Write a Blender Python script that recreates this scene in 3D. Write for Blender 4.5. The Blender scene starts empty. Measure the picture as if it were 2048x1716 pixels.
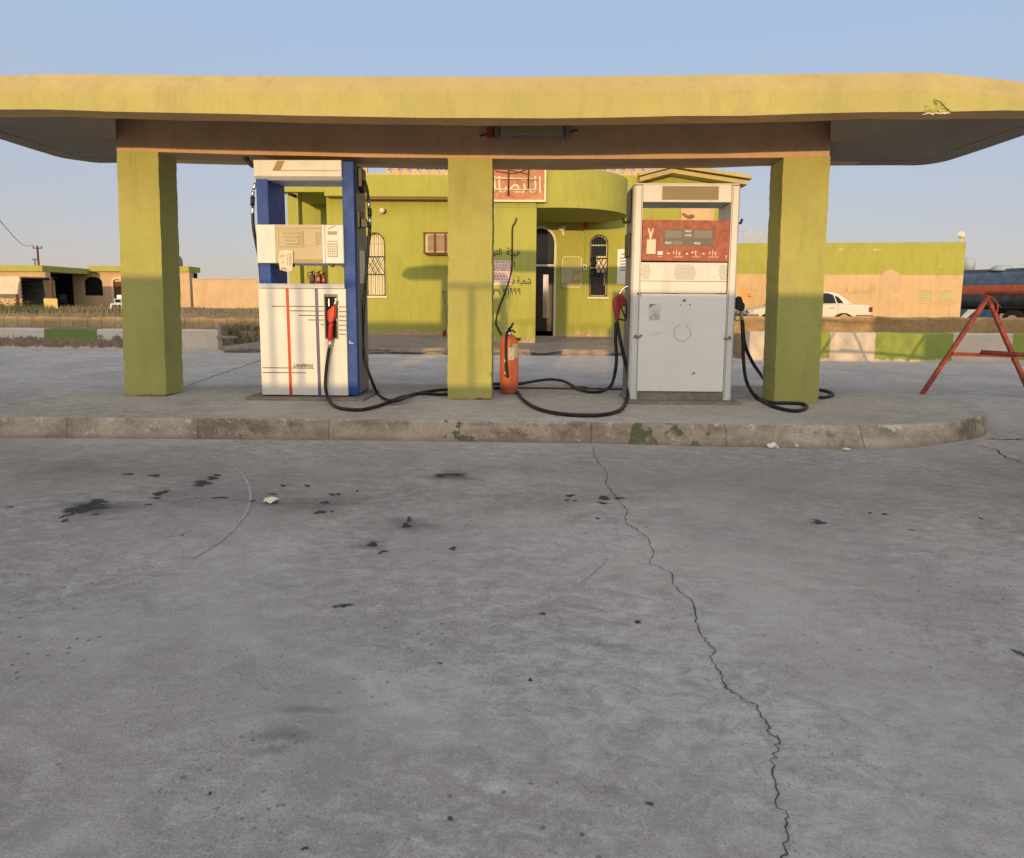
import bpy, bmesh, math, random
from mathutils import Vector, Matrix
random.seed(7)
C = bpy.context.scene.collection
SC = bpy.context.scene
rad = math.radians

# ------------------------------------------------------------------ camera (a phone held about 1.3 m up, tipped down 7 degrees)
F, CX, CY, CAMH = 1360.0, 1024.0, 768.0, 1.3
RM = (Matrix.Rotation(rad(1.26), 3, 'Z') @ Matrix.Rotation(rad(90 - 6.96), 3, 'X') @ Matrix.Rotation(rad(0.40), 3, 'Z'))
cd = bpy.data.cameras.new('camera'); cam = bpy.data.objects.new('camera', cd); C.objects.link(cam)
cam.matrix_world = Matrix.Translation((0, 0, CAMH)) @ RM.to_4x4()
cd.sensor_width = 36; cd.lens = 36 * F / 2048; cd.shift_y = -90 / 2048
cd.clip_start = 0.05; cd.clip_end = 6000
SC.camera = cam

def ray(px, py): return RM @ Vector(((px - CX) / F, (CY - py) / F, -1))
def at(px, py, Y):
    d = ray(px, py); t = Y / d.y
    return Vector((d.x * t, Y, CAMH + d.z * t))
def gr(px, py, z=0.0):
    d = ray(px, py); t = (z - CAMH) / d.z
    return Vector((d.x * t, d.y * t, z))
def rect(x0, y0, x1, y1, Y):
    my, mx = (y0 + y1) / 2, (x0 + x1) / 2
    return at(x0, my, Y).x, at(x1, my, Y).x, at(mx, y1, Y).z, at(mx, y0, Y).z

# ------------------------------------------------------------------ materials
class NT:
    def __init__(s, name):
        s.m = bpy.data.materials.new(name); s.m.use_nodes = True
        s.t = s.m.node_tree; s.n = s.t.nodes; s.l = s.t.links
        s.b = s.n['Principled BSDF']; s._co = None
    def co(s):
        if not s._co:
            s._co = s.n.new('ShaderNodeTexCoord').outputs['Object']
        return s._co
    def scaled(s, v, loc=(0, 0, 0), rot=(0, 0, 0)):
        m = s.n.new('ShaderNodeMapping'); m.inputs['Scale'].default_value = v; m.inputs['Location'].default_value = loc
        m.inputs['Rotation'].default_value = rot
        s.l.new(s.co(), m.inputs[0]); return m.outputs[0]
    def noise(s, scale, detail=4, rough=.55, vec=None, dist=0):
        n = s.n.new('ShaderNodeTexNoise'); n.inputs['Scale'].default_value = scale; n.inputs['Detail'].default_value = detail
        n.inputs['Roughness'].default_value = rough; n.inputs['Distortion'].default_value = dist
        s.l.new(vec if vec is not None else s.co(), n.inputs['Vector']); return n.outputs['Fac']
    def voro(s, scale, vec=None, feature='F1', out='Distance'):
        n = s.n.new('ShaderNodeTexVoronoi'); n.inputs['Scale'].default_value = scale; n.feature = feature
        s.l.new(vec if vec is not None else s.co(), n.inputs['Vector']); return n.outputs[out]
    def ramp(s, f, a, b, va=0.0, vb=1.0):
        n = s.n.new('ShaderNodeMapRange'); n.clamp = True
        for i, v in enumerate((a, b, va, vb)): n.inputs[i + 1].default_value = v
        s.l.new(f, n.inputs[0]); return n.outputs[0]
    def math(s, op, a, b=None):
        n = s.n.new('ShaderNodeMath'); n.operation = op
        for i, v in enumerate((a, b)):
            if v is None: continue
            if isinstance(v, (int, float)): n.inputs[i].default_value = v
            else: s.l.new(v, n.inputs[i])
        return n.outputs[0]
    def mix(s, f, a, b, blend='MIX'):
        n = s.n.new('ShaderNodeMix'); n.data_type = 'RGBA'; n.blend_type = blend
        for i, v in ((0, f), (6, a), (7, b)):
            if isinstance(v, (int, float)): n.inputs[i].default_value = v
            elif isinstance(v, tuple): n.inputs[i].default_value = (*v, 1)
            else: s.l.new(v, n.inputs[i])
        return n.outputs[2]
    def sep(s):
        n = s.n.new('ShaderNodeSeparateXYZ'); s.l.new(s.co(), n.inputs[0]); return n.outputs
    def bump(s, h, strength, dist=.01):
        n = s.n.new('ShaderNodeBump'); n.inputs['Strength'].default_value = strength; n.inputs['Distance'].default_value = dist
        s.l.new(h, n.inputs['Height']); 
        s.l.new(n.outputs[0], s.b.inputs['Normal'])
    def done(s, col, rough=.8, metal=0, spec=.5):
        if isinstance(col, tuple): s.b.inputs['Base Color'].default_value = (*col, 1)
        else: s.l.new(col, s.b.inputs['Base Color'])
        if isinstance(rough, (int, float)): s.b.inputs['Roughness'].default_value = rough
        else: s.l.new(rough, s.b.inputs['Roughness'])
        s.b.inputs['Metallic'].default_value = metal
        s.b.inputs['Specular IOR Level'].default_value = spec
        return s.m

def mul(c, k): return tuple(min(1, x * k) for x in c)
def plain(name, col, rough=.5, metal=0, var=.12, scale=3, bump=0, bscale=60, spec=.3):
    k = NT(name)
    c = k.mix(k.ramp(k.noise(scale, 5, .6), .3, .7), mul(col, 1 - var), mul(col, 1 + var))
    if bump: k.bump(k.noise(bscale, 4, .6), bump, .01)
    return k.done(c, rough, metal, spec)
def plaster(name, col, var=.1, bump=.35, bscale=45, dirt=None, z0=0, zh=.3, stain=(.3, .22, .16)):
    """painted render with a stippled face; optional flaking near the foot of the wall (object z from z0 to z0+zh)"""
    k = NT(name)
    c = k.mix(k.ramp(k.noise(1.3, 6, .6), .3, .7), mul(col, 1 - var), mul(col, 1 + var))
    c = k.mix(k.ramp(k.noise(28, 3, .7), .35, .75, 0, .35), c, mul(col, .8))
    c = k.mix(k.math('MULTIPLY', k.ramp(k.noise(5, 8, .75, k.scaled((1, 1, .16))), .50, .72), .5), c, mul(col, .62))
    c = k.mix(k.ramp(k.noise(2.1, 7, .7, k.scaled((1, 1, .6), (3, 1, 5))), .56, .7, 0, .3), c, mul(stain, 1.1))
    c = k.mix(k.ramp(k.noise(17, 6, .8), .66, .72, 0, .5), c, mul(col, 1.35))
    c = k.mix(k.ramp(k.noise(38, 4, .8), .62, .72, 0, .5), c, mul(col, .55))
    if dirt:
        z = k.sep()[2]
        n = k.noise(3.2, 7, .65)
        f = k.math('ADD', k.ramp(z, z0, z0 + zh, .42, -.32), n)
        pk = k.mix(k.ramp(k.noise(14, 5), .35, .65), dirt, mul(dirt, .6))
        c = k.mix(k.ramp(f, .60, .63), c, pk)
    k.bump(k.noise(bscale, 5, .7), bump, .012)
    return k.done(c, .88, 0, .25)

GREEN = (.435, .42, .13)
WALLG = (.39, .39, .085)
PEACH = (.62, .44, .25)
M = {}
M['green'] = plaster('green_stucco', GREEN, bscale=60)
M['green_col'] = plaster('green_column_stucco', GREEN, .12, .8, 55, dirt=(.33, .15, .08), z0=-.03, zh=.09)
M['tan_edge'] = plaster('tan_roof_edge', (.50, .40, .17), bscale=70)
M['fascia'] = plaster('fascia_stucco', (.47, .42, .15), bscale=70, bump=.6)
M['lip'] = plaster('brown_lip', (.66, .42, .19), .15, .9, 55)
M['beam'] = plaster('brown_beam', (.58, .37, .21), .12, .4, 40)
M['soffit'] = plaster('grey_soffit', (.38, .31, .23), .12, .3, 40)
M['wallg'] = plaster('building_green', WALLG, .07, .2, 30, dirt=(.55, .42, .27), z0=-.02, zh=.36)
M['wallg2'] = plaster('building_green_upper', WALLG, .07, .2, 30)
M['peach'] = plaster('peach_render', PEACH, .1, .3, 25)
M['peach2'] = plaster('peach_house_render', (.60, .43, .26), .1, .3, 25)
def painted(name, col, rough=.38, grime=(.35, .29, .22), g=.5):
    k = NT(name)
    c = k.mix(k.ramp(k.noise(2.2, 6, .6), .3, .7), mul(col, .93), mul(col, 1.05))
    c = k.mix(k.ramp(k.noise(7, 8, .75, k.scaled((1, 1, .12))), .54, .74, 0, g * .6), c, grime)
    c = k.mix(k.ramp(k.noise(5, 8, .75, k.scaled((1, 1, 1), (3, 3, 3))), .60, .70, 0, g * .6), c, mul(grime, .8))
    c = k.mix(k.ramp(k.noise(85, 3, .7), .68, .73, 0, g), c, mul(grime, .5))
    k.bump(k.noise(2.5, 3, .5), .12, .02)
    return k.done(c, k.ramp(k.noise(5, 6, .7), .3, .7, rough - .06, rough + .14), 0, .3)
M['white_metal'] = painted('white_painted_metal', (.71, .70, .665))
M['cream_metal'] = painted('cream_painted_metal', (.70, .685, .64), .42)
M['blue_metal'] = painted('blue_painted_metal', (.012, .065, .29), .5, (.09, .09, .11), .35)
M['grey_side'] = plain('grey_side_sheet', (.20, .19, .18), .45, 0, .12, 4)
M['red_panel'] = plain('faded_red_panel', (.34, .10, .06), .5, 0, .3, 14, .05, 90)
M['red_plastic'] = plain('red_plastic', (.55, .025, .012), .35, 0, .1, 8)
M['dark_red'] = plain('dark_red_plastic', (.24, .012, .012), .45, 0, .15, 8)
k = NT('dusty_black_rubber'); M['rubber'] = None; _c = k.mix(k.ramp(k.noise(14, 7, .75), .5, .72, 0, .7), (.013, .013, .013), (.075, .066, .055)); k.bump(k.noise(120, 3), .15, .004); M['rubber'] = k.done(_c, k.ramp(k.noise(20, 5), .3, .7, .4, .7), 0, .35)
M['black'] = plain('black_plastic', (.012, .012, .013), .4, 0, .2, 10)
M['dark'] = plain('dark_interior', (.012, .011, .01), .8)
M['chrome'] = plain('worn_steel', (.6, .58, .54), .3, .9, .2, 20)
M['screen'] = plain('grey_lcd', (.17, .15, .125), .22, 0, .08, 6)
M['beige'] = plain('beige_panel', (.50, .42, .27), .5, 0, .05, 5)
M['beige_d'] = plain('beige_panel_dark', (.36, .29, .17), .5, 0, .05, 5)
M['ink'] = plain('black_print', (.02, .018, .016), .6)
M['brownink'] = plain('brown_print', (.2, .12, .05), .6)
M['stripe_r'] = plain('red_stripe', (.50, .05, .02), .4)
M['stripe_b'] = plain('violet_stripe', (.10, .085, .2), .4)
M['gold'] = plain('gold_stripe', (.35, .24, .09), .5)
M['white_ink'] = plain('white_print', (.8, .78, .72), .6)
M['orange_ink'] = plain('orange_print', (.75, .28, .06), .6)
M['red_ink'] = plain('red_print', (.4, .07, .07), .6)
M['paper'] = plain('paper', (.78, .68, .52), .8, 0, .06, 6)
M['pink_paper'] = plain('pink_paper', (.74, .56, .47), .8, 0, .1, 6)
M['rust_red'] = plain('red_oxide_steel', (.27, .06, .036), .55, 0, .35, 12, .12, 60)
M['ext_red'] = None
M['concrete'] = None
M['glass'] = plain('dark_glass', (.018, .019, .02), .08, 0, .1, 2, spec=.22)
M['curtain'] = plain('cream_curtain', (.82, .74, .52), .8, 0, .08, 6)
M['iron'] = plain('black_iron', (.02, .018, .016), .5)
M['frame_w'] = plain('white_frame', (.7, .62, .45), .5)
M['door_dark'] = plain('dark_door', (.025, .014, .01), .4)
M['car'] = plain('white_car_paint', (.72, .66, .58), .18, 0, .02, 2)
M['tank'] = plain('blue_grey_tank', (.075, .10, .14), .4, .2, .35, 3)
M['tank_red'] = plain('orange_red_band', (.34, .085, .045), .5, 0, .2, 6)
M['tank_blue'] = plain('blue_truck_paint', (.04, .11, .22), .4, 0, .2, 6)
M['tyre'] = plain('tyre', (.02, .018, .016), .85)
M['rim'] = plain('dusty_rim', (.42, .33, .22), .7)
M['brick'] = None
M['sheet'] = plain('pale_sheet', (.66, .55, .42), .5, 0, .1, 4)
M['sheet_d'] = plain('dark_sheet', (.10, .11, .10), .6, 0, .2, 4)
M['yellow_board'] = plain('yellow_board', (.62, .47, .2), .7)
M['wood'] = plain('brown_wood', (.12, .04, .025), .6, 0, .3, 12)
M['plastic_w'] = plain('white_plastic', (.8, .78, .72), .4)
M['weed'] = plain('weed_leaf', (.11, .13, .03), .7, 0, .4, 30)
M['dry'] = plain('dry_grass', (.27, .21, .12), .85, 0, .35, 9)
M['oil'] = plain('oil_stain', (.022, .022, .023), .55, 0, .25, 25)
M['crack'] = plain('crack_dirt', (.06, .055, .05), .9)
M['ridge'] = plain('pale_ridge', (.35, .335, .315), .9, 0, .3, 30)
M['lamp_w'] = plain('lamp_globe', (.75, .68, .5), .3)
M['silo'] = plain('pale_blue_steel', (.35, .43, .52), .6)

def concrete(name, col, warm, fine=1.0, seed=0.0, pits=True):
    k = NT(name)
    big = k.noise(.32, 5, .55, k.scaled((1, 1, 1), (seed, seed * 2, 0)))
    c = k.mix(k.ramp(big, .32, .68), mul(col, .78), mul(col, 1.18))
    c = k.mix(k.ramp(k.noise(.55, 3, .5, k.scaled((.7, 1.3, 1), (3 + seed, 8, 0))), .42, .66, 0, .7), c, warm)
    st = k.noise(2.6, 7, .7, k.scaled((.8, 1.5, 1), (5, seed, 0), (0, 0, .7)), 1.4)
    c = k.mix(k.ramp(st, .40, .66, 0, .6), c, mul(col, .66))
    st2 = k.noise(10, 6, .72, k.scaled((.55, 1.3, 1), (1, seed, 0), (0, 0, .45)), .8)
    c = k.mix(k.ramp(st2, .52, .68, 0, .6), c, mul(col, 1.38))
    gr_ = k.noise(150 * fine, 3, .75)
    c = k.mix(k.ramp(gr_, .40, .60, 0, .6), c, mul(col, .5))
    mot = k.noise(.9, 6, .6, k.scaled((1, 1, 1), (11, seed, 3)), .5)
    c = k.mix(k.ramp(mot, .47, .62, 0, .38), c, mul(col, 1.2))
    scf = k.noise(11, 9, .84, k.scaled((.8, 1.15, 1), (seed, 2, 9), (0, 0, .6)), .5)
    msk = k.ramp(k.noise(.75, 6, .65, k.scaled((1, 1, 1), (6, seed, 12))), .38, .62, .25, 1)
    c = k.mix(k.math('MULTIPLY', msk, k.ramp(scf, .38, .52, .75, 0)), c, mul(col, .5))
    c = k.mix(k.math('MULTIPLY', msk, k.ramp(scf, .52, .66, 0, .85)), c, mul(col, 1.5))
    grit = k.noise(55, 4, .8)
    c = k.mix(k.ramp(grit, .55, .70, 0, .6), c, mul(col, 1.5))
    h = k.math('ADD', k.math('ADD', k.math('MULTIPLY', gr_, .6), k.math('MULTIPLY', scf, .8)), k.math('ADD', k.math('MULTIPLY', grit, .5), k.math('MULTIPLY', st, .5)))
    if pits:
        yy = k.sep()[1]
        lane = k.math('MULTIPLY', k.ramp(yy, 3.4, 4.6), k.ramp(yy, 5.2, 6.2, 1, 0))
        lane = k.math('MULTIPLY', lane, k.ramp(k.noise(.9, 5, .6), .3, .7, .25, 1))
        c = k.mix(k.math('MULTIPLY', lane, .42), c, (.20, .18, .165))
        pv = k.voro(17)
        pm = k.ramp(k.noise(.8, 4, .6, k.scaled((1, 1, 1), (9, 4, 0))), .47, .62)
        p = k.math('MULTIPLY', k.ramp(pv, .10, .15, 1, 0), pm)
        c = k.mix(k.math('MULTIPLY', p, .6), c, (.055, .052, .05))
        pv2 = k.voro(46)
        p2 = k.math('MULTIPLY', k.ramp(pv2, .13, .2, 1, 0), k.ramp(k.noise(1.7, 3), .42, .6))
        c = k.mix(k.math('MULTIPLY', p2, .4), c, (.07, .066, .062))
        bl = k.noise(1.15, 6, .7, k.scaled((1, 1, 1), (2, 7, 1)))
        c = k.mix(k.ramp(bl, .60, .66, 0, .3), c, mul(col, .55))
        h = k.math('SUBTRACT', h, k.math('MULTIPLY', p, .5))
    k.bump(h, .95, .05)
    k.b.inputs['Diffuse Roughness'].default_value = 1.0      # rough mineral surface: sends low sun back the way it came
    return k.done(c, k.ramp(st, .3, .7, .8, .95), 0, .12)
M['concrete'] = concrete('forecourt_concrete', (.88, .80, .745), (.87, .755, .665))
M['island_top'] = concrete('island_concrete', (.90, .81, .71), (.90, .76, .63), 1, 3.3, False)
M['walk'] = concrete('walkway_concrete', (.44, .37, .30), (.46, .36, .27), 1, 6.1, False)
M['plinth'] = concrete('plinth_concrete', (.46, .39, .32), (.46, .36, .27), 1, 2.1, False)

def kerb_material():
    k = NT('worn_kerb'); x, y, z = k.sep()
    n1 = k.noise(1.6, 6, .65, k.scaled((1, 1, 2)))
    c = k.mix(k.ramp(n1, .38, .6), (.27, .21, .155), (.58, .49, .38))
    n2 = k.noise(9, 7, .75)
    c = k.mix(k.ramp(n2, .48, .62, 0, .85), c, (.50, .43, .33))
    c = k.mix(k.ramp(k.math('ADD', k.noise(5.5, 8, .75, k.scaled((1, 1, 1), (4, 4, 4))), k.ramp(z, .12, .195, 0, .06)), .60, .63), c, (.68, .63, .55))
    c = k.mix(k.ramp(k.noise(2.3, 7, .7, k.scaled((1, 1, 1.4), (8, 1, 2))), .56, .66, 0, .8), c, (.18, .135, .105))
    # old green paint, only along two stretches of the kerb
    def band(a, b): return k.math('MULTIPLY', k.ramp(x, a - .2, a + .1), k.ramp(x, b - .1, b + .25, 1, 0))
    m = k.math('MAXIMUM', band(.95, 1.75), k.math('MULTIPLY', band(-.85, -.45), .93))
    g = k.math('ADD', k.noise(4.2, 6, .62, k.scaled((1, 1, 1), (1.5, 2, 7))), k.ramp(m, 0, 1, -.4, .015))
    c = k.mix(k.ramp(g, .50, .52), c, (.15, .175, .085))
    c = k.mix(k.ramp(k.noise(70, 4, .8), .45, .65, 0, .4), c, (.1, .08, .06))
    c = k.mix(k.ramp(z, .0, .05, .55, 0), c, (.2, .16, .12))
    # vertical joints between the poured lengths
    j = k.math('ABSOLUTE', k.math('SUBTRACT', k.math('FRACT', k.math('ADD', k.math('MULTIPLY', x, .82), k.math('MULTIPLY', n2, .02))), .5))
    c = k.mix(k.ramp(j, 0, .006, .75, 0), c, (.05, .04, .03))
    k.bump(k.math('ADD', n2, k.math('MULTIPLY', k.noise(80, 4, .8), .5)), .7, .02)
    return k.done(c, .92, 0, .2)
M['kerb'] = kerb_material()

def peeling(name, col, under, level):
    """painted kerb wall whose paint has come off the lower part (z below about `level`)"""
    k = NT(name); z = k.sep()[2]
    c = k.mix(k.ramp(k.noise(2, 6, .6), .3, .7), mul(col, .88), mul(col, 1.08))
    c = k.mix(k.ramp(k.noise(11, 6, .7), .58, .72, 0, .5), c, mul(col, .6))
    f = k.math('ADD', k.ramp(z, level - .35, level + .35, .5, -.5), k.noise(3.5, 8, .7))
    u = k.mix(k.ramp(k.noise(7, 6, .7), .4, .65), under, mul(under, 1.7))
    c = k.mix(k.ramp(f, .5, .53), c, u)
    c = k.mix(k.ramp(k.math('ADD', k.ramp(z, 0, .12, .3, -.2), k.noise(8, 5, .7)), .6, .66), c, (.55, .47, .37))
    k.bump(k.math('ADD', f, k.noise(30, 5, .7)), .5, .015)
    return k.done(c, .88, 0, .25)
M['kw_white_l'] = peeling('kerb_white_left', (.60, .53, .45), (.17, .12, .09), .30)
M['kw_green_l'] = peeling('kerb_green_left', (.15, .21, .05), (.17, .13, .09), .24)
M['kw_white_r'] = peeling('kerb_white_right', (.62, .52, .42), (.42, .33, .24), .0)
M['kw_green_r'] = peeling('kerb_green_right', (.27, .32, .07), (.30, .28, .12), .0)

def sandy(name, a, b, sc=1.2):
    k = NT(name)
    c = k.mix(k.ramp(k.noise(sc, 7, .65), .35, .65), a, b)
    c = k.mix(k.ramp(k.noise(12, 6, .75), .5, .7, 0, .6), c, mul(b, .55))
    k.bump(k.noise(9, 8, .75), .8, .06); k.b.inputs['Diffuse Roughness'].default_value = 1.0
    return k.done(c, .95, 0, .15)
M['sand'] = sandy('sandy_ground', (.34, .26, .165), (.26, .19, .115))

def blockwork(name, a, b, w=.45, h=.22):
    k = NT(name); x, y, z = k.sep()
    n = k.noise(6, 7, .7)
    c = k.mix(k.ramp(k.noise(1.7, 5), .35, .65), a, b)
    c = k.mix(k.ramp(n, .5, .7, 0, .6), c, mul(b, .6))
    jx = k.math('ABSOLUTE', k.math('SUBTRACT', k.math('FRACT', k.math('ADD', k.math('DIVIDE', x, w), k.math('MULTIPLY', n, .08))), .5))
    c = k.mix(k.ramp(jx, .0, .045, .75, 0), c, mul(b, .35))
    k.bump(n, .8, .03)
    return k.done(c, .93, 0, .15)
M['brick'] = blockwork('sandy_blocks', (.47, .34, .18), (.34, .23, .12))

def ext_paint():
    k = NT('faded_orange_red_paint'); z = k.sep()[2]
    c = k.mix(k.ramp(k.noise(5, 6, .65), .35, .65), (.55, .12, .045), (.62, .17, .07))
    c = k.mix(k.ramp(k.noise(22, 6, .75), .58, .7, 0, .6), c, (.35, .2, .13))
    c = k.mix(k.ramp(z, .06, .13, .7, 0), c, (.36, .09, .07))
    return k.done(c, .45, 0, .4)
M['ext_red'] = ext_paint()
def door_scuffed():
    k = NT('scuffed_white_door')
    c = k.mix(k.ramp(k.noise(1.5, 5, .6), .3, .7), (.80, .775, .73), (.88, .86, .81))
    s = k.noise(2.4, 8, .7, k.scaled((1, 1, 3.2), (0, 0, 0), (0, .3, 0)), .4)
    c = k.mix(k.ramp(s, .60, .72, 0, .35), c, (.36, .36, .36))
    c = k.mix(k.ramp(k.noise(90, 3, .7), .66, .72, 0, .6), c, (.3, .27, .24))
    c = k.mix(k.ramp(k.noise(6, 6, .7), .62, .7, 0, .3), c, (.5, .42, .33))
    return k.done(c, .38, 0, .4)
M['door_w'] = door_scuffed()

# ------------------------------------------------------------------ mesh helpers
class MB:
    def __init__(s): s.v, s.f, s.mi, s.sm = [], [], [], []
    def add(s, vs, fs, mi=0, smooth=False):
        o = len(s.v); s.v += [Vector(v) for v in vs]
        for f in fs: s.f.append([o + i for i in f]); s.mi.append(mi); s.sm.append(smooth)
        return s
    def box(s, x0, x1, y0, y1, z0, z1, mi=0):
        x0, x1 = sorted((x0, x1)); y0, y1 = sorted((y0, y1)); z0, z1 = sorted((z0, z1))
        vs = [(x, y, z) for z in (z0, z1) for y in (y0, y1) for x in (x0, x1)]
        return s.add(vs, [(0, 2, 3, 1), (4, 5, 7, 6), (0, 1, 5, 4), (2, 6, 7, 3), (0, 4, 6, 2), (1, 3, 7, 5)], mi)
    def hexa(s, bot, top, mi=0):
        """bot, top: four corners each, counter-clockwise seen from above"""
        return s.add(list(bot) + list(top), [(3, 2, 1, 0), (4, 5, 6, 7), (0, 1, 5, 4), (1, 2, 6, 5), (2, 3, 7, 6), (3, 0, 4, 7)], mi)
    def prism(s, pts, y0, y1, mi=0):
        """outline in X,Z pushed along Y"""
        n = len(pts)
        a = sum(pts[i][0] * pts[(i + 1) % n][1] - pts[(i + 1) % n][0] * pts[i][1] for i in range(n))
        if a < 0: pts = pts[::-1]
        vs = [(p[0], y0, p[1]) for p in pts] + [(p[0], y1, p[1]) for p in pts]
        fs = [tuple(range(n)), tuple(range(2 * n - 1, n - 1, -1))] + [(i, n + i, n + (i + 1) % n, (i + 1) % n) for i in range(n)]
        return s.add(vs, fs, mi)
    def prismx(s, pts, x0, x1, mi=0):
        """outline in Y,Z pushed along X"""
        n = len(pts)
        a = sum(pts[i][0] * pts[(i + 1) % n][1] - pts[(i + 1) % n][0] * pts[i][1] for i in range(n))
        if a > 0: pts = pts[::-1]
        vs = [(x0, p[0], p[1]) for p in pts] + [(x1, p[0], p[1]) for p in pts]
        fs = [tuple(range(n)), tuple(range(2 * n - 1, n - 1, -1))] + [(i, n + i, n + (i + 1) % n, (i + 1) % n) for i in range(n)]
        return s.add(vs, fs, mi)
    def prismz(s, pts, z0, z1, mi=0):
        n = len(pts)
        a = sum(pts[i][0] * pts[(i + 1) % n][1] - pts[(i + 1) % n][0] * pts[i][1] for i in range(n))
        if a < 0: pts = pts[::-1]
        vs = [(p[0], p[1], z0) for p in pts] + [(p[0], p[1], z1) for p in pts]
        fs = [tuple(range(n - 1, -1, -1)), tuple(range(n, 2 * n))] + [(i, (i + 1) % n, n + (i + 1) % n, n + i) for i in range(n)]
        return s.add(vs, fs, mi)
    def tube(s, pts, r, n=10, mi=0, smooth=True, caps=True):
        pts = [Vector(p) for p in pts]; m = len(pts)
        rs = r if isinstance(r, (list, tuple)) else [r] * m
        t0 = (pts[1] - pts[0]).normalized()
        up = Vector((0, 0, 1)) if abs(t0.z) < .9 else Vector((0, 1, 0))
        a = t0.cross(up).normalized(); vs = []
        for i, p in enumerate(pts):
            t = (pts[min(i + 1, m - 1)] - pts[max(i - 1, 0)])
            t = t.normalized() if t.length > 1e-9 else t0
            a = a - t * a.dot(t)
            a = a.normalized() if a.length > 1e-6 else t.orthogonal().normalized()
            b = t.cross(a)
            for j in range(n):
                w = 2 * math.pi * j / n
                vs.append(p + (a * math.cos(w) + b * math.sin(w)) * rs[i])
        fs = [(i * n + j, i * n + (j + 1) % n, (i + 1) * n + (j + 1) % n, (i + 1) * n + j) for i in range(m - 1) for j in range(n)]
        o = len(s.v); s.add(vs, fs, mi, smooth)
        if caps:
            s.f.append([o + j for j in range(n - 1, -1, -1)]); s.mi.append(mi); s.sm.append(False)
            s.f.append([o + (m - 1) * n + j for j in range(n)]); s.mi.append(mi); s.sm.append(False)
        return s
    def lathe(s, cx, cy, prof, n=24, mi=0):
        """prof: (radius, z) from bottom to top, round a vertical axis"""
        vs = []
        for r, z in prof:
            for j in range(n):
                w = 2 * math.pi * j / n; vs.append((cx + r * math.cos(w), cy + r * math.sin(w), z))
        fs = [(i * n + j, i * n + (j + 1) % n, (i + 1) * n + (j + 1) % n, (i + 1) * n + j) for i in range(len(prof) - 1) for j in range(n)]
        return s.add(vs, fs, mi, True)
    def disc_y(s, cx, y0, y1, cz, r, n=24, mi=0):
        return s.tube([(cx, y0, cz), (cx, y1, cz)], r, n, mi)
    def ball(s, c, r, n=12, mi=0, sz=1.0):
        pr = [(max(1e-4, r * math.sin(math.pi * i / n)), c[2] - sz * r * math.cos(math.pi * i / n)) for i in range(n + 1)]
        return s.lathe(c[0], c[1], pr, n * 2, mi)
    def build(s, name, mats, parent=None, bevel=0, seg=2):
        me = bpy.data.meshes.new(name)
        off = root_loc(parent) if parent else s.base() if s.base_z else Vector((0, 0, 0))
        me.from_pydata([v - off for v in s.v], [], s.f)
        if not isinstance(mats, (list, tuple)): mats = [mats]
        for m in mats: me.materials.append(M[m] if isinstance(m, str) else m)
        for p, a, b in zip(me.polygons, s.mi, s.sm): p.material_index = a; p.use_smooth = b
        me.validate(); me.update()
        o = bpy.data.objects.new(name, me); C.objects.link(o)
        if parent: o.parent = parent
        else: o.location = off
        if bevel:
            bv = o.modifiers.new('bevel', 'BEVEL'); bv.width = bevel; bv.segments = seg; bv.limit_method = 'ANGLE'; bv.angle_limit = rad(40)
            bv.harden_normals = False
        return o
    base_z = True
    def base(s):
        xs = [v.x for v in s.v]; ys = [v.y for v in s.v]; zs = [v.z for v in s.v]
        return Vector(((min(xs) + max(xs)) / 2, (min(ys) + max(ys)) / 2, min(zs)))
def root_loc(o):
    while o.parent: o = o.parent
    return o.location.copy()
def tag(o, label, cat, group=None):
    o['label'] = label; o['category'] = cat
    if group: o['group'] = group
    return o
def thing(name, label, cat, loc, group=None):
    o = bpy.data.objects.new(name, None); C.objects.link(o); o.location = loc; o.empty_display_size = .2
    return tag(o, label, cat, group)
def kind(o, k): o['kind'] = k; return o
def structure(mb, name, mats, bevel=0):
    mb.base_z = False
    return kind(mb.build(name, mats, None, bevel), 'structure')
def spline(pts, n=8):
    """Catmull-Rom through the points"""
    pts = [Vector(p) for p in pts]; out = []
    P = [pts[0] * 2 - pts[1]] + pts + [pts[-1] * 2 - pts[-2]]
    for i in range(1, len(P) - 2):
        for k in range(n):
            t = k / n; a, b, c, d = P[i - 1], P[i], P[i + 1], P[i + 2]
            out.append(.5 * ((2 * b) + (c - a) * t + (2 * a - 5 * b + 4 * c - d) * t * t + (3 * b - a - 3 * c + d) * t ** 3))
    out.append(pts[-1]); return out
def lettering(text, x0, x1, z0, z1, y, mat, parent, name='lettering', face=-1, shear=0, extr=.0008, weight=0):
    """words as a thin flat mesh on a wall that faces the camera, fitted to the box"""
    c = bpy.data.curves.new('lettering', 'FONT'); c.body = text; c.shear = shear; c.align_x = 'CENTER'; c.space_line = 1.0; c.resolution_u = 2; c.offset = weight
    t = bpy.data.objects.new('lettering', c); C.objects.link(t); bpy.context.view_layer.update()
    me = bpy.data.meshes.new_from_object(t); bpy.data.objects.remove(t); bpy.data.curves.remove(c)
    xs = [v.co.x for v in me.vertices]; zs = [v.co.y for v in me.vertices]
    if not xs: return None
    a, b, p, q = min(xs), max(xs), min(zs), max(zs)
    off = root_loc(parent)
    for v in me.vertices:
        X = x0 + (v.co.x - a) / (b - a) * (x1 - x0); Z = z0 + (v.co.y - p) / (q - p) * (z1 - z0)
        v.co = Vector((X, y, Z)) - off
    me.materials.clear(); me.materials.append(M[mat])
    for pl in me.polygons: pl.material_index = 0
    o = bpy.data.objects.new(name, me); C.objects.link(o); o.parent = parent
    return o
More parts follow.
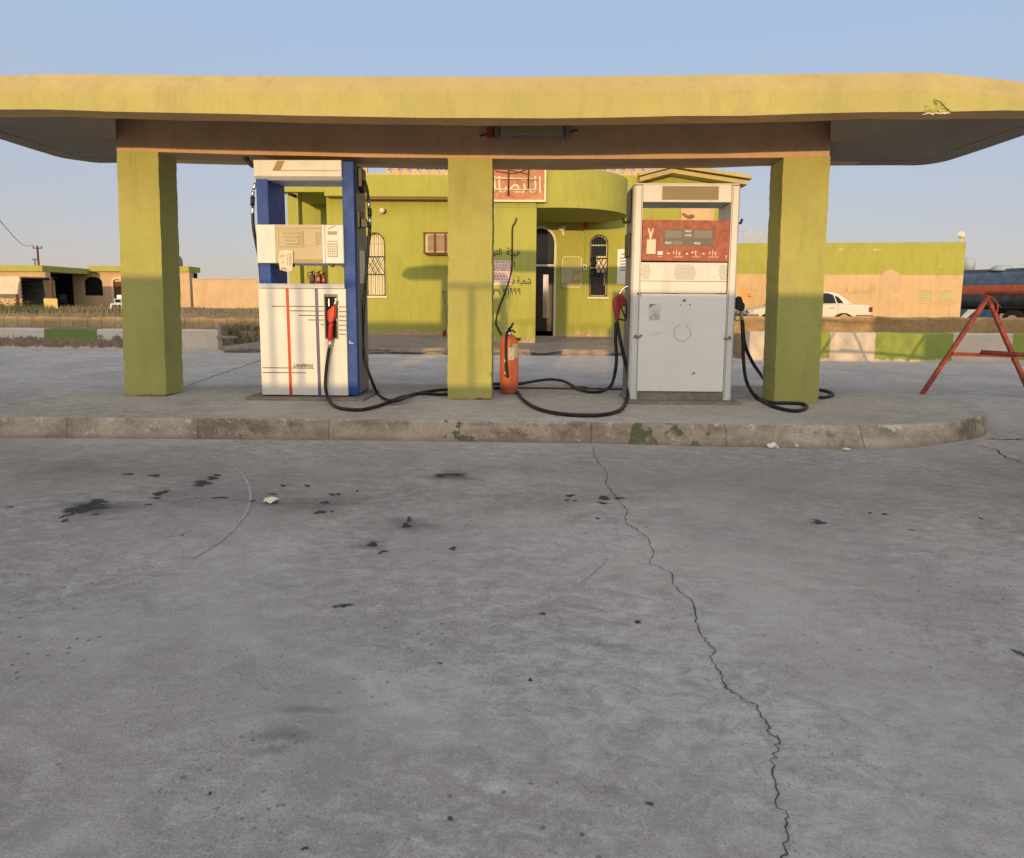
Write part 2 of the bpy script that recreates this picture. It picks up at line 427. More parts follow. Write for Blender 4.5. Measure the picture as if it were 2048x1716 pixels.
def ribbon(mb, pts, w, z, jag=0.0, mi=0):
    """flat strip along ground points; w may vary"""
    P = []
    for i in range(len(pts) - 1):
        a, b = Vector(pts[i]), Vector(pts[i + 1]); k = 6 if jag else 3
        for j in range(k):
            p = a.lerp(b, j / k)
            if jag and j: p += Vector((random.uniform(-jag, jag), random.uniform(-jag, jag), 0))
            P.append(p)
    P.append(Vector(pts[-1])); vs = []
    for i, p in enumerate(P):
        t = (P[min(i + 1, len(P) - 1)] - P[max(i - 1, 0)]); n = Vector((-t.y, t.x, 0)).normalized()
        ww = w * random.uniform(.5, 1.3) / 2 if jag else w / 2
        vs += [(p.x - n.x * ww, p.y - n.y * ww, z), (p.x + n.x * ww, p.y + n.y * ww, z)]
    mb.add(vs, [(2 * i, 2 * i + 2, 2 * i + 3, 2 * i + 1) for i in range(len(P) - 1)], mi)

# ------------------------------------------------------------------ light
EL, AZ = 3.7, 6.5       # low evening sun behind the camera, a little to its left
w = bpy.data.worlds.new('World'); SC.world = w; w.use_nodes = True
nt = w.node_tree; bg = nt.nodes['Background']
sky = nt.nodes.new('ShaderNodeTexSky'); sky.sky_type = 'NISHITA'; sky.sun_disc = False
sky.sun_elevation = rad(EL); sky.sun_rotation = rad(180 + AZ)
sky.air_density = 1.0; sky.dust_density = 0.3; sky.ozone_density = 2.5; sky.altitude = 50
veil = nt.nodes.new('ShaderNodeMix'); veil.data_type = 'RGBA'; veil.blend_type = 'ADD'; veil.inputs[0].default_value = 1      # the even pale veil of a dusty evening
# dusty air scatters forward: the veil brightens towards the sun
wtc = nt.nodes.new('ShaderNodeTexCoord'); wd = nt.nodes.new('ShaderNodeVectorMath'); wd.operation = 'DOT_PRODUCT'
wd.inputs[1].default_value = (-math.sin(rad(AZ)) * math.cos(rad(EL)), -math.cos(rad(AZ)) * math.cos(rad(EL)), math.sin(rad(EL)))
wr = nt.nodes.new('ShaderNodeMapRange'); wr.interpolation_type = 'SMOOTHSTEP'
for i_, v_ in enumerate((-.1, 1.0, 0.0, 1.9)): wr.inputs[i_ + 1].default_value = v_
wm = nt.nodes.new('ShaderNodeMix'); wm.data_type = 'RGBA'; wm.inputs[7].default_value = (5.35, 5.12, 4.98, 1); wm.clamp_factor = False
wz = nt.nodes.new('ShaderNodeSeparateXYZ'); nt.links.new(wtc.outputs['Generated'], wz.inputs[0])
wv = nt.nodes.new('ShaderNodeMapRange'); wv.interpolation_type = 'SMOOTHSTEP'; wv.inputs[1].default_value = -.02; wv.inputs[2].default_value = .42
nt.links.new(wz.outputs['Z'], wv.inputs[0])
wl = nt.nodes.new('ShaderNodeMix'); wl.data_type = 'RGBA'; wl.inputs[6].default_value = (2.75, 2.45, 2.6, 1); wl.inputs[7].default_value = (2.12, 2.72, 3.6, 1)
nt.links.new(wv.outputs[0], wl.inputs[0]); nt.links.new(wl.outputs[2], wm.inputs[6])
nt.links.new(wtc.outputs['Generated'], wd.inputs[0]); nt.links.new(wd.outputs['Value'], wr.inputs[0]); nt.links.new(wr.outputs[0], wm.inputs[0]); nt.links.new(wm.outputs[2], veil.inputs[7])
dim = nt.nodes.new('ShaderNodeMix'); dim.data_type = 'RGBA'; dim.blend_type = 'MULTIPLY'; dim.inputs[0].default_value = 1; dim.inputs[7].default_value = (.40, .39, .42, 1)
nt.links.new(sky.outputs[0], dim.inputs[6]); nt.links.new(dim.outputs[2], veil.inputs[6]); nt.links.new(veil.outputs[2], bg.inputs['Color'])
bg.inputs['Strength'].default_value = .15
sl = bpy.data.lights.new('sun', 'SUN'); so = bpy.data.objects.new('sun', sl); C.objects.link(so)
sl.energy = 2.75; sl.angle = rad(.55); sl.color = (1, .66, .30)
to_sun = Vector((-math.sin(rad(AZ)) * math.cos(rad(EL)), -math.cos(rad(AZ)) * math.cos(rad(EL)), math.sin(rad(EL))))
so.rotation_euler = to_sun.to_track_quat('Z', 'Y').to_euler(); so.location = to_sun * 60
SC.view_settings.view_transform = 'Standard'; SC.view_settings.look = 'None'
SC.view_settings.exposure = .13; SC.view_settings.gamma = 1
SC.cycles.max_bounces = 6; SC.cycles.use_denoising = True

# ================================================================== SETTING
ZI = 0.195                                   # top of the pump island
def sstep(a, b, x):
    t = max(0, min(1, (x - a) / (b - a))); return t * t * (3 - 2 * t)
def terrain_z(x, y):
    left = sstep(17.55, 17.6, y) * (1 - sstep(-7.95, -7.5, x))
    right = sstep(15.95, 16.0, y) * sstep(5.25, 5.5, x)
    z = -.03 + .41 * left + .49 * right
    far = sstep(20.5, 24, y)
    z += sstep(22, 27, y) * .33 * left - far * .08 * right
    mid = sstep(30, 36, y) * (1 - left) * (1 - right)
    z += .55 * mid
    n = math.sin(x * 1.3 + y * .7) * .5 + math.sin(x * .61 - y * 1.9) * .5
    return z + n * .03 * max(left, right)
mb = MB()
def steps(lst):
    out = []
    for a, b, n in lst: out += [a + (b - a) * i / n for i in range(n)]
    return out
gx = steps([(-3000, -200, 3), (-200, -40, 8), (-40, -9, 31), (-9, -7, 16), (-7, 5, 12), (5, 6, 10), (6, 40, 34), (40, 200, 8), (200, 3000, 3)]) + [3000]
gy = steps([(-3000, -60, 3), (-60, 15, 10), (15, 18, 60), (18, 26, 20), (26, 60, 34), (60, 200, 10), (200, 4000, 4)]) + [4000]
mb.add([(x, y, terrain_z(x, y)) for y in gy for x in gx],
       [(j * len(gx) + i, j * len(gx) + i + 1, (j + 1) * len(gx) + i + 1, (j + 1) * len(gx) + i) for j in range(len(gy) - 1) for i in range(len(gx) - 1)], 0, True)
structure(mb, 'ground', 'sand')
mb = MB(); mb.add([(-40, -14, 0), (40, -14, 0), (40, 15.9, 0), (4.9, 15.9, 0), (4.9, 21, 0), (-7.45, 21, 0), (-7.45, 17.5, 0), (-40, 17.5, 0)], [tuple(range(8))])
structure(mb, 'forecourt', 'concrete')

# pump island: outline read off its kerb, then rounded
out = []
fr = [gr(px, py, ZI) for px, py in [(0, 834), (300, 836), (600, 838), (900, 841), (1200, 845), (1500, 849), (1700, 851), (1840, 848), (1930, 840), (1968, 832)]]
bk = [gr(px, py, ZI) for px, py in [(1974, 822), (1950, 806), (1880, 793), (1780, 783), (1640, 774), (1500, 771), (1150, 769), (700, 768), (370, 772), (240, 778), (110, 790), (0, 805)]]
lf = [Vector((-5.55, 7.05, 0)), Vector((-5.6, 6.7, 0)), Vector((-5.35, 6.42, 0))]
ol = spline(fr, 22) + spline(bk, 5) + lf
ol = [(p.x, p.y) for p in ol]
cx_, cy_ = sum(p[0] for p in ol) / len(ol), 7.4
mb = MB(); n = len(ol)
vs = []
rings = [(1.006, 0, .0), (1.003, .6 * ZI, 0), (1.0, ZI - .018, 0), (.997, ZI, .012)]
random.seed(21); JR = [[random.gauss(0, 1) + (random.random() < .06) * random.uniform(-4, 0) for _ in range(1000)] for _ in range(8)]
def jit(i, k): return .45 * JR[k][i] + .3 * JR[k][i // 3] + .5 * math.sin(i * .21 + 2 * k)
for q, (sc, z, ins) in enumerate(rings):
    for i, p in enumerate(ol):
        dx, dy = p[0] - cx_, p[1] - cy_; L = math.hypot(dx, dy)
        k = 1 - ins / L + (sc - 1) + jit(i, q) * .0011 * (1 if q else .4)
        bat = (.01 + .045 * max(0, p[0] - .6) * (1 - sstep(3.0, 4.2, p[0]))) * (1 - z / ZI) * (1 if dy < 0 else 0)
        vs.append((cx_ + dx * k, cy_ + dy * k + bat * max(-1, dy / .9), z + min(.004, jit(i, q + 3) * .0045) * (1 if q == 2 else .15 if q == 3 else 0)))
fs = [(q * n + i, q * n + (i + 1) % n, (q + 1) * n + (i + 1) % n, (q + 1) * n + i) for q in range(3) for i in range(n)]
mb.add(vs, fs, 0, False)
mb.add(vs[3 * n:], [tuple(range(n))], 1)
structure(mb, 'pump_island', ['kerb', 'island_top'])
# walkway before the office, with a broken front edge
mb = MB(); ex = [-7.4 + .22 * i for i in range(60)]; ex = [x for x in ex if x < 4.9] + [4.9]
prof = [(0, .0), (.0, .055), (-.05, .07), (-.05, .115), (0, .15)]
vs = []
for i, x in enumerate(ex):
    for k, (dy, z) in enumerate(prof):
        vs.append((x, 16.4 + dy + (random.uniform(-.07, .05) if k in (1, 2) else random.uniform(-.012, .012)), z + (random.uniform(-.02, .03) if k in (1, 2) else 0)))
m_ = len(prof)
mb.add(vs, [(i * m_ + k, (i + 1) * m_ + k, (i + 1) * m_ + k + 1, i * m_ + k + 1) for i in range(len(ex) - 1) for k in range(m_ - 1)])
top = [vs[i * m_ + m_ - 1] for i in range(len(ex))]
mb.add(top + [(4.9, 26, .15), (-7.4, 26, .15)], [tuple(range(len(top) + 2))])
mb.add([vs[k] for k in range(m_)] + [(-7.4, 26, .15), (-7.4, 26, 0)], [tuple(range(m_ + 2))])
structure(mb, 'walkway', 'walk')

# oil spots, cracks and scars in the concrete
mb = MB()
NB = [0]; SOFT = []
def blot(px, py, rx, ry, z=.003, k=22, al=.9):
    NB[0] += 1; z += NB[0] * .00002
    c = gr(px, py); a = gr(px + rx, py); b = gr(px, py + ry)
    ax, by = (a - c).length, (b - c).length; ph = random.uniform(0, 6); vs = [(c.x, c.y, z)]; SOFT.append(al)
    R = [1 + .28 * math.sin(2 * 2 * math.pi * i / k + ph) + .22 * math.sin(6 * math.pi * i / k + 2.1 * ph) + .10 * math.sin(14 * math.pi * i / k + 3 * ph) + random.uniform(-.16, .16) for i in range(k)]
    hard = .6 if al > .6 else .3
    for f, al_ in ((hard, al), (1.2 if al > .6 else 1.3, 0)):
        for i in range(k):
            t = 2 * math.pi * i / k; vs.append((c.x + ax * R[i] * f * math.cos(t), c.y + by * R[i] * f * math.sin(t), z)); SOFT.append(al_)
    mb.add(vs, [(0, 1 + i, 1 + (i + 1) % k) for i in range(k)] + [(1 + i, 1 + k + i, 1 + k + (i + 1) % k, 1 + (i + 1) % k) for i in range(k)])
for px, py, rx, ry, al in [(905, 952, 60, 9, .4), (560, 1470, 55, 20, .2), (610, 1420, 50, 10, .2), (540, 1500, 30, 18, .2), (400, 1000, 190, 26, .12), (1130, 1000, 190, 16, .12), (190, 1015, 70, 14, .35), (640, 1010, 120, 16, .2),
        (1180, 1285, 60, 14, .15), (820, 1050, 60, 12, .3), (740, 1090, 40, 9, .25), (1620, 1050, 120, 12, .1), (150, 940, 200, 14, .12)]:
    blot(px, py, rx, ry, .002, 26, al)
for s in [(175, 1015, 30, 8), (160, 1020, 18, 8), (195, 1004, 22, 4), (405, 967, 20, 5), (425, 957, 12, 3), (435, 951, 10, 2), (320, 987, 13, 4), (314, 997, 8, 2), (440, 996, 12, 2), (133, 1032, 9, 4), (130, 1042, 7, 3),
          (310, 952, 10, 2.5), (257, 949, 9, 2), (297, 1010, 6, 2), (640, 1025, 9, 4), (665, 990, 8, 2), (650, 1006, 8, 2.5), (677, 989, 5, 2), (615, 972, 7, 2), (567, 972, 7, 2), (745, 1090, 12, 4), (767, 1104, 7, 2.5), (812, 1052, 10, 4),
          (818, 1040, 5, 5), (1208, 997, 14, 3.5), (1238, 997, 9, 2), (1205, 1007, 9, 2), (1140, 992, 10, 2.3), (1134, 1001, 5, 1.6), (1150, 1002, 4, 1.4), (1195, 1038, 5, 1.8), (1640, 1045, 12, 3.4), (1630, 1047, 6, 2), (1770, 1029, 5, 2), (20, 1015, 5, 2),
          (145, 1027, 4, 2), (190, 1030, 5, 2), (505, 1003, 6, 1.6), (545, 989, 8, 1.6), (715, 983, 4, 1.5), (664, 1024, 4, 1.5), (1740, 1027, 4, 1.5), (1962, 1038, 4, 1.7), (1823, 1061, 4, 1.6), (905, 1098, 8, 3), (690, 1212, 12, 3.5), (672, 1214, 7, 2.5), (1275, 1246, 9, 2.8),
          (904, 950, 22, 2.4), (880, 953, 12, 2), (365, 1071, 3, 1.5), (2040, 1308, 8, 6), (1085, 1229, 9, 2), (880, 1328, 6, 2), (760, 1108, 4, 1.5), (1060, 1362, 6, 3), (610, 1700, 6, 4), (900, 1640, 8, 4), (420, 1590, 5, 3), (1300, 1610, 7, 4)]:
    blot(*s)
for i in range(8):
    px, py = random.uniform(0, 2048), random.uniform(930, 1700); r = random.uniform(.9, 2.0); blot(px, py, r * 1.4, r * .7, .003, 7, .65)
mb.base_z = False
k = NT('soaked_oil'); at_ = k.n.new('ShaderNodeAttribute'); at_.attribute_name = 'soak'
tr = k.n.new('ShaderNodeBsdfTransparent'); mx = k.n.new('ShaderNodeMixShader'); ed = k.math('MULTIPLY', at_.outputs['Fac'], k.ramp(k.noise(40, 5, .7), .25, .6, .55, 1.1))
k.done(k.mix(k.noise(25, 4), (.02, .02, .02), (.045, .043, .042)), .6, 0, .3)
k.l.new(ed, mx.inputs[0]); k.l.new(tr.outputs[0], mx.inputs[1]); k.l.new(k.b.outputs[0], mx.inputs[2]); k.l.new(mx.outputs[0], k.n['Material Output'].inputs[0]); M['oil'] = k.m
o = kind(mb.build('oil_spots', 'oil'), 'stuff'); sa = o.data.attributes.new('soak', 'FLOAT', 'POINT')
for i, v in enumerate(SOFT): sa.data[i].value = v
mb = MB()
ck = [(1185, 895), (1195, 925), (1215, 945), (1212, 970), (1235, 1000), (1255, 1020), (1250, 1045), (1275, 1060), (1297, 1080), (1308, 1110), (1297, 1127), (1342, 1147), (1345, 1170), (1385, 1205), (1390, 1245), (1405, 1275), (1428, 1300),
      (1420, 1315), (1440, 1350), (1448, 1377), (1470, 1388), (1505, 1408), (1520, 1430), (1537, 1460), (1560, 1485), (1550, 1515), (1545, 1540), (1552, 1600), (1575, 1650), (1562, 1716), (1570, 1800)]
ribbon(mb, [gr(*p) for p in ck], .0042, .0045, .010)
ribbon(mb, [gr(*p) for p in [(350, 782), (420, 755), (470, 738), (540, 714)]], .022, .0045, .02)
ribbon(mb, [gr(*p) for p in [(1962, 893), (1990, 899), (2010, 915), (2060, 930), (2120, 960)]], .014, .0045, .02)
ribbon(mb, [gr(*p) for p in [(1970, 878), (2010, 880), (2060, 877), (2150, 880)]], .03, .0045, .03)
structure(mb, 'crack', 'crack')
mb = MB()
ribbon(mb, [gr(*p) for p in [(455, 928), (482, 945), (497, 970), (501, 1000), (490, 1030), (465, 1062), (430, 1090), (385, 1118)]], .02, .004, .006)
ribbon(mb, [gr(*p) for p in [(1215, 1120), (1190, 1145), (1160, 1168)]], .008, .004, .003)
structure(mb, 'cement_ridge', 'ridge')

# ================================================================== CANOPY
cr = thing('fuel_canopy', 'low flat canopy with rounded corners, olive columns and tan edge, roofing both fuel pumps', 'canopy', (-.6, 7.75, ZI))
YF0, YB0 = 6.35, 8.78
XL, XR = -5.75, 4.98
def sag(x):   # the fascia hangs lowest in the middle
    return [at(1054 + x / YF0 * 1360, 0, YF0).x, 0]
def curve_z(pts, Y):
    w_ = [at(px, py, Y) for px, py in pts]
    return lambda x: next((w_[i].z + (w_[i + 1].z - w_[i].z) * max(0, min(1, (x - w_[i].x) / (w_[i + 1].x - w_[i].x))) for i in range(len(w_) - 1) if x <= w_[i + 1].x), w_[-1].z)
zb = curve_z([(0, 218), (250, 223), (500, 229), (800, 235), (1050, 237), (1350, 233), (1700, 226), (1850, 222)], YF0)
zt = curve_z([(0, 183), (500, 183), (1050, 185), (1500, 182), (1850, 180)], YF0)
zr = curve_z([(0, 150), (80, 148), (500, 152), (1050, 154), (1500, 149), (1850, 145)], YF0 + .16)
def rounded(x0, x1, y0, y1, rf, rb, k=8):
    o = []
    for cx, cy, r, a0 in ((x1 - rf, y0 + rf, rf, -90), (x1 - rb, y1 - rb, rb, 0), (x0 + rb, y1 - rb, rb, 90), (x0 + rf, y0 + rf, rf, 180)):
        for i in range(k + 1):
            a = rad(a0 + 90 * i / k); o.append((cx + r * math.cos(a), cy + r * math.sin(a)))
    # add points along the long sides so that the sag shows
    d = []
    for i, p in enumerate(o):
        q = o[(i + 1) % len(o)]; d.append(p); m = int(math.hypot(q[0] - p[0], q[1] - p[1]) / .6)
        for j in range(1, m + 1): d.append((p[0] + (q[0] - p[0]) * j / (m + 1), p[1] + (q[1] - p[1]) * j / (m + 1)))
    return d
def inset(o, d):
    r = []; n = len(o)
    for i in range(n):
        a, b = Vector(o[i - 1]), Vector(o[(i + 1) % n]); t = (b - a).normalized(); r.append((o[i][0] - t.y * d, o[i][1] + t.x * d))
    return r
o0 = rounded(XL, XR, YF0, YB0, .22, .38)
o1 = inset(o0, .26); o2 = inset(o0, .16); o3 = inset(o0, .32); n = len(o0)
def wob(x, y, k): return .004 * math.sin(x * 4.3 + k) + .003 * math.sin(x * 14.7 + y * 3 + k)
SOF = 3.225
def endk(x): return max(0, x - 3.72) * .115 + max(0, -4.9 - x) * .13
mb = MB(); vs = []
for p in o1: vs.append((p[0], p[1], SOF))
for p in o1: vs.append((p[0], p[1], zb(p[0]) + wob(p[0], p[1], 1)))
for p in o0: vs.append((p[0], p[1], zb(p[0]) + wob(p[0], p[1], 2)))
for p in o0: vs.append((p[0], p[1], zt(p[0]) - endk(p[0]) + .004 * math.sin(3 * p[0])))
for p in o2: vs.append((p[0], p[1], zr(p[0]) - endk(p[0])))
for p in o3: vs.append((p[0], p[1], max(3.24, zr(p[0]) - .04 - endk(p[0]))))
def ringf(a, b): return [(a * n + i, a * n + (i + 1) % n, b * n + (i + 1) % n, b * n + i) for i in range(n)]
mb.add(vs, ringf(0, 1), 3); mb.f += ringf(1, 2); mb.mi += [2] * n; mb.sm += [False] * n
mb.f += ringf(2, 3); mb.mi += [0] * n; mb.sm += [False] * n
mb.f += ringf(3, 4) + ringf(4, 5); mb.mi += [1] * (2 * n); mb.sm += [False] * (2 * n)
mb.f.append([5 * n + i for i in range(n)]); mb.mi.append(1); mb.sm.append(False)
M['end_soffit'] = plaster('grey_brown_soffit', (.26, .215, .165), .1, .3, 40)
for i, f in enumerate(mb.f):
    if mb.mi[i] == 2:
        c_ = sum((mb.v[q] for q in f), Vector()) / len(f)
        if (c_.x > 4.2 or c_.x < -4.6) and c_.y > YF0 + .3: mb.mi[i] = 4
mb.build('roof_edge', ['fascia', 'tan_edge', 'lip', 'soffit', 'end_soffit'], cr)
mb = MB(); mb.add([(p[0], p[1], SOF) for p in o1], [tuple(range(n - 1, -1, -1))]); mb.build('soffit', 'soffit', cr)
def end_panel(test, xcut, xf):
    pts = [p for p in o1 if test(p[0])]
    i0 = next(i for i in range(n) if test(o1[i][0]) and not test(o1[i - 1][0])); pts = []
    for j in range(n):
        p = o1[(i0 + j) % n]
        if not test(p[0]): break
        pts.append(p)
    cut = [(xcut, pts[-1][1]), (xcut, YP + DP), (xcut, YP + .01), (xf, pts[0][1])] if pts[0][1] < YP else [(xf, pts[-1][1]), (xcut, YP + .01), (xcut, YP + DP), (xcut, pts[0][1])]
    pts = pts + cut
    m = MB(); vs = [(p[0], p[1], zb(p[0]) + .004 + wob(p[0], p[1], 1)) for p in pts]; k_ = len(vs)
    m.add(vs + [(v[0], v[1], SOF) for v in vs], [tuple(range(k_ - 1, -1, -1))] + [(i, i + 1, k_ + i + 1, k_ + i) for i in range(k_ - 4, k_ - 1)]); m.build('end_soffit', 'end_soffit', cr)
YP, DP = 7.55, .40
XBR, XBL = at(1662, 280, YP).x, at(231, 280, YP).x
YI = YF0 + .26
end_panel(lambda x: x > XBR, XBR, 3.37 * 0 + at(1662, 240, YI).x); end_panel(lambda x: x < XBL, XBL, at(231, 240, YI).x)
# broken corner of the edge, render fallen away
random.seed(4); mb = MB(); hx = [(1846, 224), (1850, 216), (1848, 209), (1855, 204), (1857, 198), (1865, 200), (1872, 196), (1880, 199), (1882, 204), (1890, 206), (1892, 212), (1899, 216), (1904, 222), (1893, 226), (1880, 228), (1866, 229), (1855, 228)]
P = [at(px + random.uniform(-1.5, 1.5), py + random.uniform(-1.5, 1.5), YF0 - .003) for px, py in hx]; nq = len(P)
I = [at(1874 + (px - 1874) * .55 + random.uniform(-4, 4), 214 + (py - 214) * .55 + random.uniform(-3, 3), YF0 - random.uniform(.006, .04)) for px, py in hx]
mb.add(P + I + [at(1875, 215, YF0 - .02)], [(i, nq + i, nq + (i + 1) % nq, (i + 1) % nq) for i in range(nq)] + [(nq + i, 2 * nq, nq + (i + 1) % nq) for i in range(nq)])
L_ = [at(1845 + 5 * i, 227 + random.uniform(-1.2, 2.2), YF0 - random.uniform(.012, .035)) for i in range(12)]
mb.tube(L_, [random.uniform(.003, .008) for _ in L_], 6, 1)
mb.build('broken_render', ['green', 'paper'], cr)
mb = MB(); mb.tube([at(1868, 199, YF0 - .015), at(1880, 203, YF0 - .03), at(1890, 214, YF0 - .03), at(1899, 222, YF0 - .02)], .0032, 5)
mb.build('bent_wire', 'iron', cr)

# beam over the three columns, the underside follows the photograph's sag
YP, DP = 7.55, .40
zbeam = curve_z([(232, 302), (320, 304), (600, 312), (940, 317), (1250, 318), (1548, 315), (1661, 313)], YP)
xb0, xb1 = at(232, 280, YP).x, at(1661, 280, YP).x
mb = MB(); k_ = 14; vs = []
for i in range(k_ + 1):
    x = xb0 + (xb1 - xb0) * i / k_
    z = zbeam(x) + wob(x, 0, 5) * .6
    vs += [(x, YP, z), (x, YP, SOF - .002), (x, YP + DP, SOF - .002), (x, YP + DP, z)]
fs = [(4 * i + a, 4 * i + 4 + a, 4 * i + 4 + (a + 1) % 4, 4 * i + (a + 1) % 4) for i in range(k_) for a in range(4)]
fs = [tuple(reversed(f)) for f in fs] + [(0, 1, 2, 3), (4 * k_ + 3, 4 * k_ + 2, 4 * k_ + 1, 4 * k_)]
fs = [tuple(reversed(f)) for f in fs]
mb.add(vs, fs); mb.build('beam', 'beam', cr)
def column(tl, tr, bl, br, lab):
    Yc = YP + .004
    a, b, c, d = at(*bl, Yc), at(*br, Yc), at(*tl, Yc), at(*tr, Yc)
    zt_ = min(c.z, d.z) - .0; D = DP - .01
    m = MB(); k = 64; vs = []; random.seed(int(bl[0]))
    for i in range(k + 1):
        t = i / k; z = ZI + (zt_ - ZI) * t
        x0 = a.x + (c.x - a.x) * t + wob(z * 3, 0, a.x) * .5; x1 = b.x + (d.x - b.x) * t + wob(z * 3, 1, b.x) * .5
        zz = [z] * 4 if i < k else [zbeam(x0) + .004, zbeam(x1) + .004, zbeam(x1) + .004, zbeam(x0) + .004]
        for q, (x, y, sx, sy) in enumerate(((x0, Yc, 1, 1), (x1, Yc, -1, 1), (x1, Yc + D, -1, -1), (x0, Yc + D, 1, -1))):
            e = abs(random.gauss(0, .0007)) + (random.uniform(.004, .009) if random.random() < (.06 if t < .35 else .015) else 0)
            sd = [(x, y + sy * .03, zz[q]), (x + sx * e, y + sy * e, zz[q]), (x + sx * .03, y, zz[q])]
            vs += sd if q in (0, 2) else sd[::-1]
    fs = [(12 * i + q, 12 * i + (q + 1) % 12, 12 * i + 12 + (q + 1) % 12, 12 * i + 12 + q) for i in range(k) for q in range(12)]
    m.add(vs, fs)
    o = m.build('column', 'green_col', cr); o['label'] = lab
column((233, 302), (316, 304), (250, 801), (333, 802), 'left column, shaded below')
column((896, 317), (985, 317), (895, 796), (983, 796), 'middle column with barred shadow')
column((1567, 314), (1661, 313), (1548, 805), (1636, 806), 'right column, shaded below')

t = thing('tube_light', 'long weathered tube light bolted to the brown canopy beam', 'lamp', at(1066, 282, YP - .03))
x0, x1, z0, z1 = rect(996, 254, 1130, 278, YP)
mb = MB(); mb.box(x0, x1, YP - .10, YP - .003, z0, z1); mb.build('housing', 'grey_side', t, .012)
mb = MB(); mb.box(x0 + .03, x1 - .03, YP - .118, YP - .102, z0 + .015, z1 - .01); mb.build('cover', 'beige_d', t, .008)
for px in (994, 1134):
    a, b, p, q = rect(px - 4, 251, px + 4, 281, YP); mb = MB(); mb.box(a, b, YP - .125, YP - .003, p, q); mb.build('end_cap', 'grey_side', t, .006)
a, b, p, q = rect(974, 258, 988, 276, YP); mb = MB(); mb.box(a, b, YP - .07, YP - .003, p, q); mb.build('terminal_box', 'rust_red', t, .006)
mb = MB(); mb.tube([at(960, 272, YP - .02), at(966, 270, YP - .05), at(974, 268, YP - .04)], .008, 6); mb.build('cable', 'black', t); mb = MB(); mb.tube([at(1138, 266, YP - .02), at(1150, 260, YP - .01), at(1156, 262, YP - .01)], .007, 6); mb.build('cable', 'black', t)

# wall along the road behind the camera; its railings let the low sun through to the pumps
PY = -3.5; DX = (YP - PY) * math.tan(rad(AZ)); DZ = (YP - PY) / math.cos(rad(AZ)) * math.tan(rad(EL))
def shx(px): return at(px, 600, YP).x - DX
def shz(py, px=1000): return at(px, py, YP).z + DZ
pw = thing('perimeter_wall', 'rendered roadside wall with railings in its openings facing the pumps', 'wall', (0, PY, 0))
xa, xb, xc, xd = shx(420), shx(1228), shx(1765), shx(2545)
hA, hC = shz(552, 290), shz(588, 1600)
lowB = shz(772)
mb = MB()
mb.box(-45, xa, PY - .2, PY, 0, hA); mb.box(xa, xb, PY - .2, PY, 0, lowB); mb.box(xb, xc, PY - .2, PY, 0, hC); mb.box(xc, xd, PY - .2, PY, 0, 1.2); mb.box(xd, 45, PY - .2, PY, 0, 2.45)
mb.build('masonry', 'peach', pw)
mb = MB(); zr_ = shz(571)
mb.box(xa, xb, PY - .14, PY - .06, zr_ - .022, zr_ + .022)
for px in (551, 606, 664, 735, 801, 868, 941, 1010, 1083, 1150): mb.box(shx(px) - .022, shx(px) + .022, PY - .12, PY - .06, lowB, zr_)
mb.build('railing', 'iron', pw)
mb = MB(); mb.box(xc, xd, PY - .14, PY - .08, 2.2, 2.26)
nx = 6
for i in range(nx):
    a = xc + (xd - xc) * i / nx; b = xc + (xd - xc) * (i + 1) / nx
    mb.tube([(a, PY - .1, 1.2), (b, PY - .1, 2.2)], .02, 6); mb.tube([(b, PY - .1, 1.2), (a, PY - .1, 2.2)], .02, 6); mb.tube([(b, PY - .1, 1.2), (b, PY - .1, 2.2)], .02, 6)
mb.build('lattice_railing', 'iron', pw)

# ================================================================== BLUE AND WHITE PUMP
YB = 7.45
bx0, bx1 = at(518, 560, YB).x, at(711, 560, YB).x
BZ = ZI + .035
def bX(px, py):
    l = 512 + (py - 321) * (12 / 472); r = 711 + (py - 321) * (8 / 472)
    return bx0 + (px - l) / (r - l) * (bx1 - bx0)
def bZ(py): return at(610, py, YB).z
def brect(x0, y0, x1, y1):
    m = (y0 + y1) / 2; return bX(x0, m), bX(x1, m), bZ(y1), bZ(y0)
D = .54
bp = thing('fuel_dispenser', 'tall blue and white fuel pump with striped white front, keypad and red nozzle', 'fuel pump', ((bx0 + bx1) / 2, YB + D / 2, ZI), 'fuel pumps on the island')
mb = MB(); mb.box(bx0 - .16, bx1 + .1, YB - .12, YB + D + .1, ZI - .01, BZ); o = mb.build('plinth', 'plinth', bp, .012)
ztop, zbot = bZ(322), BZ + .015
pw_ = bX(536, 440) - bX(512, 440)
for s_, (a, b) in enumerate(((bx0, bx0 + pw_), (bx1 - pw_, bx1))):
    mb = MB(); mb.box(a, b, YB + .012, YB + D - .012, zbot, ztop - (.012 if s_ == 0 else .0)); mb.build('post', 'blue_metal', bp, .006)
mb = MB(); mb.box(bx1 + .001, bx1 + .006, YB + .08, YB + D - .03, zbot + .02, ztop - .03); mb.build('side_sheet', 'grey_side', bp)
mb = MB(); mb.box(bx0 - .006, bx0 - .001, YB + .08, YB + D - .03, zbot + .02, ztop - .03); mb.build('side_sheet', 'grey_side', bp)
# header
x0, x1, z0, z1 = brect(512, 321, 689, 351)
mb = MB(); mb.prismx([(YB - .03, z0), (YB - .03, z1), (YB + D, z1), (YB + D, z0 - .03), (YB + .03, z0 - .045), (YB - .03, z0 - .012)], x0, x1)
hd = mb.build('header', 'white_metal', bp, .005)
mb = MB(); a = lambda px, py: (bX(px, py), YB - .033, bZ(py)); b = lambda px, py: (bX(px, py), YB - .0325, bZ(py))
mb.add([a(560, 323), a(550, 343), a(566, 343), a(575, 323)], [(0, 1, 2, 3)])
mb.add([b(567, 341.6), b(567, 343), b(687, 343), b(687, 341.6)], [(0, 1, 2, 3)])
mb.build('gold_stripe', 'gold', hd)
